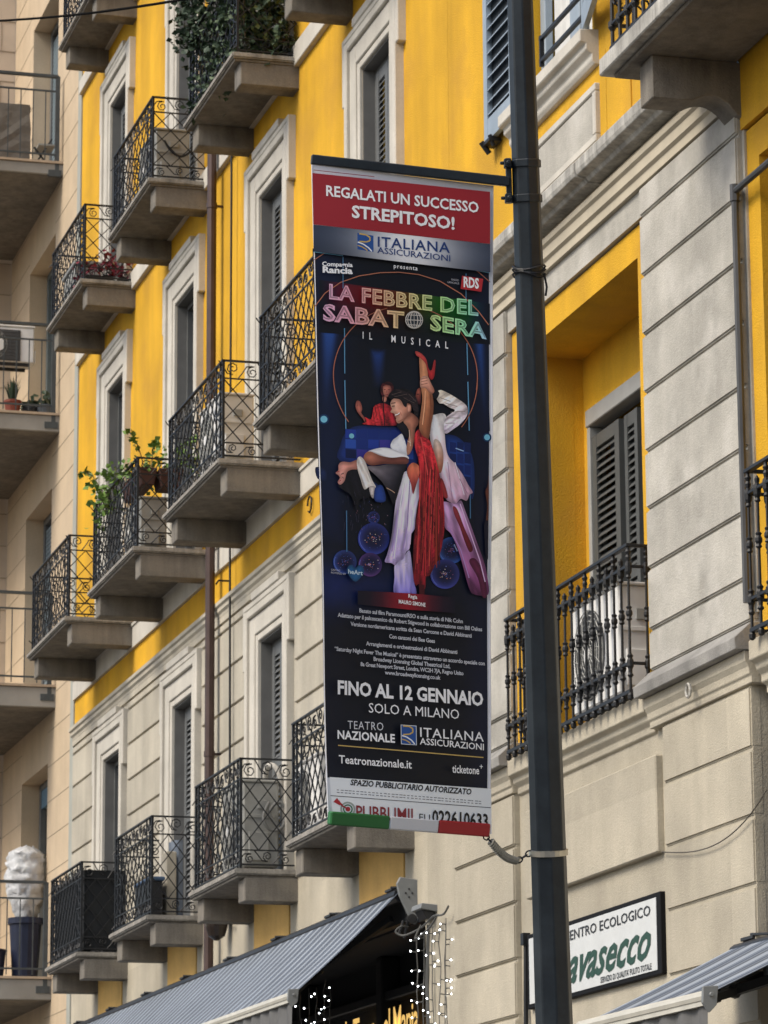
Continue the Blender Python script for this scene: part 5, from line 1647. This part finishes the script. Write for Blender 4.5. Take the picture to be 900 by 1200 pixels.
pl = empty('leafy_planter', (32.35, .55, 9.2), 'brown railing planters with bright green leafy shoots', 'plant')
m = MB()
m.prismx([(.52, 9.30), (.64, 9.30), (.67, 9.47), (.49, 9.47)], 32.24, 33.1); m.build('planter_box', TERRA, pl, bevel=.006)
m = MB(); m.prismx([(.28, 9.28), (.46, 9.28), (.48, 9.46), (.24, 9.46)], 32.2, 32.5); m.build('planter_box', TERRA, pl, bevel=.006)
foliage([(32.2, 33.2, .35, .75, 9.46, 9.62, 2), (33.0, 34.1, .66, .78, 9.30, 9.66, 3), (32.2, 32.4, .05, .3, 9.5, 9.72, 1)], 420, .062, LEAF_L, 'leaves', pl, 8)
m = MB(); rnd = random.Random(9); lv = MB()
for (x, y, z, tx, ty, tz) in ((32.3, .6, 9.45, 32.2, .78, 9.80), (32.3, .35, 9.45, 32.25, .12, 9.78), (33.6, .75, 9.5, 34.2, .86, 9.86), (33.5, .7, 9.4, 34.1, .80, 9.7), (32.5, .5, 9.45, 32.6, .45, 9.82)):
    s_ = smooth_pts([(x, y, z), ((x+tx)/2, (y+ty)/2, z+(tz-z)*.7), (tx, ty, tz)], 5)
    m.tube(s_, .005, 4)
    for p_ in s_[4:]:
        for _ in range(3): leaf(lv, p_, .072*rnd.uniform(.7, 1.2), rnd)
m.build('stems', STEM, pl); lv.build('leaf_sprays', LEAF_L, pl, recalc=False)

fp = empty('flower_box', (35.9, .3, 12.38), 'dark red flowers in a low box on the small balcony at upper left', 'plant')
MB().box(35.93, 36.4, .06, .52, 12.375, 12.46).build('planter_box', ARMD, fp, bevel=.006)
foliage([(35.9, 36.4, .05, .28, 12.48, 12.70, 2), (35.9, 36.4, .38, .52, 12.47, 12.60, 1)], 330, .06, PETAL, 'petals', fp, 12)
foliage([(35.9, 36.4, .2, .36, 12.46, 12.6, 1)], 60, .06, mat('silver_leaf', (.30, .31, .30), .6), 'silver_leaves', fp, 13)
bx = empty('storage_box', (36.6, .45, 12.375), 'grey lidded storage box behind the red flowers', 'box')
MB().box(36.42, 37.1, .27, .55, 12.375, 12.70).build('body', ACG, bx, bevel=.01); MB().box(36.39, 37.13, .25, .57, 12.702, 12.75).build('lid', mat('grey_lid', (.22, .22, .21), .6), bx, bevel=.01)

def pot(x, y, z, r, h, material, label, lf_mat, n, lh, seed, spiky=False):
    o = empty('potted_plant', (x, y, z), label, 'plant')
    MB().lathe(x, y, [(r*.72, z), (r, z+h*.85), (r*1.08, z+h*.86), (r*1.08, z+h), (r*.85, z+h), (r*.85, z+h*.9)], 14).build('pot', material, o)
    rnd = random.Random(seed); m = MB()
    for i in range(n):
        a = rnd.uniform(0, 6.28); d = rnd.uniform(.2, 1)*r
        if spiky:
            b = Vector((x+d*.4*math.cos(a), y+d*.4*math.sin(a), z+h*.95)); t = b+Vector((math.cos(a)*d, math.sin(a)*d, lh*rnd.uniform(.5, 1)))
            s1 = Vector((-math.sin(a), math.cos(a), 0))*.012
            mid = b.lerp(t, .5)+Vector((0, 0, .04))
            m.add([b-s1, b+s1, mid+s1, t, mid-s1], [(0, 1, 2, 4), (4, 2, 3)])
        else:
            leaf(m, (x+d*math.cos(a), y+d*math.sin(a), z+h+rnd.uniform(0, lh)), .1, rnd)
    m.build('leaves', lf_mat, o, recalc=False)
    return o
pot(40.8, .49, 12.08, .10, .20, REDPOT, 'red clay pot with spiky grassy plant on the left edge balcony', LEAF_D, 40, .32, 21, True)
pot(40.85, .27, 12.08, .09, .14, mat('dark_pot', (.03, .035, .04), .6), 'small dark pot with dark broad leaves beside the red pot', LEAF_D, 18, .10, 22)
pot(40.85, .09, 12.08, .12, .17, mat('slate_pot', (.11, .13, .15), .6), 'wide slate grey pot with trailing dark leaves by the rail post', LEAF_D, 22, .16, 23)

bn = empty('navy_planter', (41.0, .19, 5.35), 'tall navy blue tub behind the bars of the lowest left edge balcony', 'planter')
NVY = mat('navy_plastic', (.012, .018, .045), .5, var=.2, scale=6)
m = MB().lathe(41.05, .19, [(.15, 5.375), (.19, 6.02), (.21, 6.03), (.21, 6.10), (.17, 6.10), (.16, 6.0)], 16); m.build('tub', NVY, bn)
bn2 = empty('low_navy_tub', (41.1, .62, 5.35), 'low navy tub left of the tall navy planter', 'planter')
MB().lathe(41.1, .66, [(.22, 5.375), (.25, 5.70), (.27, 5.72), (.25, 5.73), (.2, 5.70)], 16).build('tub', NVY, bn2)
# plant wrapped in white fleece for the winter
wr = empty('wrapped_plant', (41.05, .19, 6.08), 'plant wrapped in crumpled white plastic standing in the tall navy planter', 'plant')
rnd = random.Random(31)
m = MB(); n, K = 28, 22
rows = []
for j in range(K+1):
    t = j/K; z = 6.06+t*.88
    r0 = (.10+.13*math.sin(min(1, t*1.25)*math.pi*.62))*(1 if t < .9 else (1-(t-.9)*7))
    rows.append([(41.05+(r0*(1+rnd.uniform(-.19, .19)))*math.cos(2*math.pi*k/n), .19+(r0*(1+rnd.uniform(-.19, .19)))*math.sin(2*math.pi*k/n), z+rnd.uniform(-.025, .025)) for k in range(n)])
m.v = [p_ for r_ in rows for p_ in r_]
m.f = [(j*n+k, j*n+(k+1) % n, (j+1)*n+(k+1) % n, (j+1)*n+k) for j in range(K) for k in range(n)] + [tuple(K*n+k for k in range(n))]
m.build('white_wrap', mat('white_fleece', (.55, .56, .57), .5, var=.2, scale=7, bump=1., bscale=14), wr, smooth=True)
MB().tube(smooth_pts([(41.05, .19, 6.06), (41.03, .2, 6.5), (41.06, .18, 6.9)]), .018, 6).build('stem', STEM, wr)

cv = empty('covered_furniture', (41.0, .5, 15.22), 'grey fabric cover over furniture on the top left balcony', 'cover')
m = MB(); n, K = 24, 8; rnd = random.Random(41); rows = []
for j in range(K+1):
    t = j/K
    rows.append([(41.2+.26*(1+.06*t)*max(-1, min(1, 1.35*math.cos(2*math.pi*k/n)))+rnd.uniform(-.01, .01), .66+.36*(1+.04*(1-t))*max(-1, min(1, 1.35*math.sin(2*math.pi*k/n)))+rnd.uniform(-.01, .01), 15.34+.74*t+rnd.uniform(-.008, .008)) for k in range(n)])
m.v = [p_ for r_ in rows for p_ in r_]
m.f = [(j*n+k, j*n+(k+1) % n, (j+1)*n+(k+1) % n, (j+1)*n+k) for j in range(K) for k in range(n)] + [tuple(K*n+k for k in range(n))]
m.build('fabric_cover', mat('grey_cover', (.17, .155, .135), .9, var=.15, scale=10), cv)
m = MB()
for x, y in ((41.0, .36), (41.4, .36), (41.0, .96), (41.4, .96)): m.box(x-.015, x+.015, y-.015, y+.015, 15.22, 15.40)
m.build('furniture_legs', ARMD, cv)
tb = empty('small_table', (40.8, .12, 15.22), 'tiny dark folding table beside the covered furniture', 'table')
m = MB(); m.bar((40.8, .30, 15.22), (40.8, .06, 15.62), .02); m.bar((40.8, .06, 15.22), (40.8, .28, 15.50), .02); m.build('legs', ARMD, tb); MB().box(40.7, 41.0, .04, .24, 15.50, 15.52).build('top', ACG, tb)

# things on the third lowest balcony and the closed screen on the last one
sb = empty('balcony_cabinet', (32.7, .4, 5.215), 'low dark cabinet with a blue cloth on the lowest row balcony beside the closed screen', 'cabinet')
MB().box(32.62, 33.3, .33, .46, 5.215, 5.56).build('body', ARMD, sb, bevel=.008); MB().box(32.60, 33.32, .31, .47, 5.562, 5.60).build('blue_cloth', mat('blue_cloth', (.08, .13, .22), .9), sb, bevel=.01)
st = tag(MB().box(32.75, 32.95, .17, .27, 5.215, 5.86).build('beige_post', mat('beige_board', (.45, .41, .33), .8, var=.1), bevel=.01), 'upright beige board leaning behind the low dark balcony cabinet', 'board')
cl = MB()
pts = [(32.8+.25*k/10, .14-.05*math.sin(k*1.9)) for k in range(11)]
for (xa, ya), (xb, yb) in zip(pts, pts[1:]): cl.quad((xa, ya, 5.25), (xb, yb, 5.25), (xb, yb, 5.98), (xa, ya, 5.98))
tag(cl.build('hanging_cloth', mat('grey_blue_cloth', (.22, .26, .32), .9, var=.2, scale=6)), 'grey blue cloth hung beside the beige board', 'cloth')
m = MB().box(36.80-.85, 36.80+.85, .44, .455, 5.23, 6.06); m.box(35.955, 35.97, .02, .438, 5.23, 6.06); m.box(37.63, 37.645, .02, .438, 5.23, 6.06)
tag(m.build('privacy_screen', mat('black_screen', (.014, .016, .018), .85)), 'black privacy screen tied inside the leftmost lowest lattice railing', 'screen')
m = MB().tube([(38.3, .62, 5.26), (38.2, .60, 5.8), (38.1, .56, 6.1)], .012, 6)
# dome lamp under the lowest balcony
dm = empty('dome_lamp', (31.2, .1, 5.0), 'dark dome lamp on the wall under the lowest balconies by the awning', 'lamp')
MB().lathe(31.2, .13, [(.02, 4.86), (.075, 4.90), (.10, 4.98), (.105, 5.02)], 14).build('dome', mat('dark_dome', (.03, .022, .018), .2), dm); MB().box(31.12, 31.28, -.01, .2, 5.022, 5.06).build('mount', ARMD, dm)
MB().tube([(30.94, .06, 5.0), (31.2, .06, 5.03)], .01, 5).build('lamp_cable', IRON, dm)
# wire strung across the street at top left
wa, wb = ray(-30, 26, 30), ray(165, 0, 24)
tag(MB().tube([wa+(wb-wa)*(i/12)*1.6+Vector((0, 0, -.05*math.sin(min(1, i/12)*math.pi))) for i in range(13)], .010, 5).build('overhead_wire', mat('matt_black', (.012, .012, .012), 1, spec=0)), 'thin black overhead wire crossing the top left corner', 'wire')
bpy.context.view_layer.update()
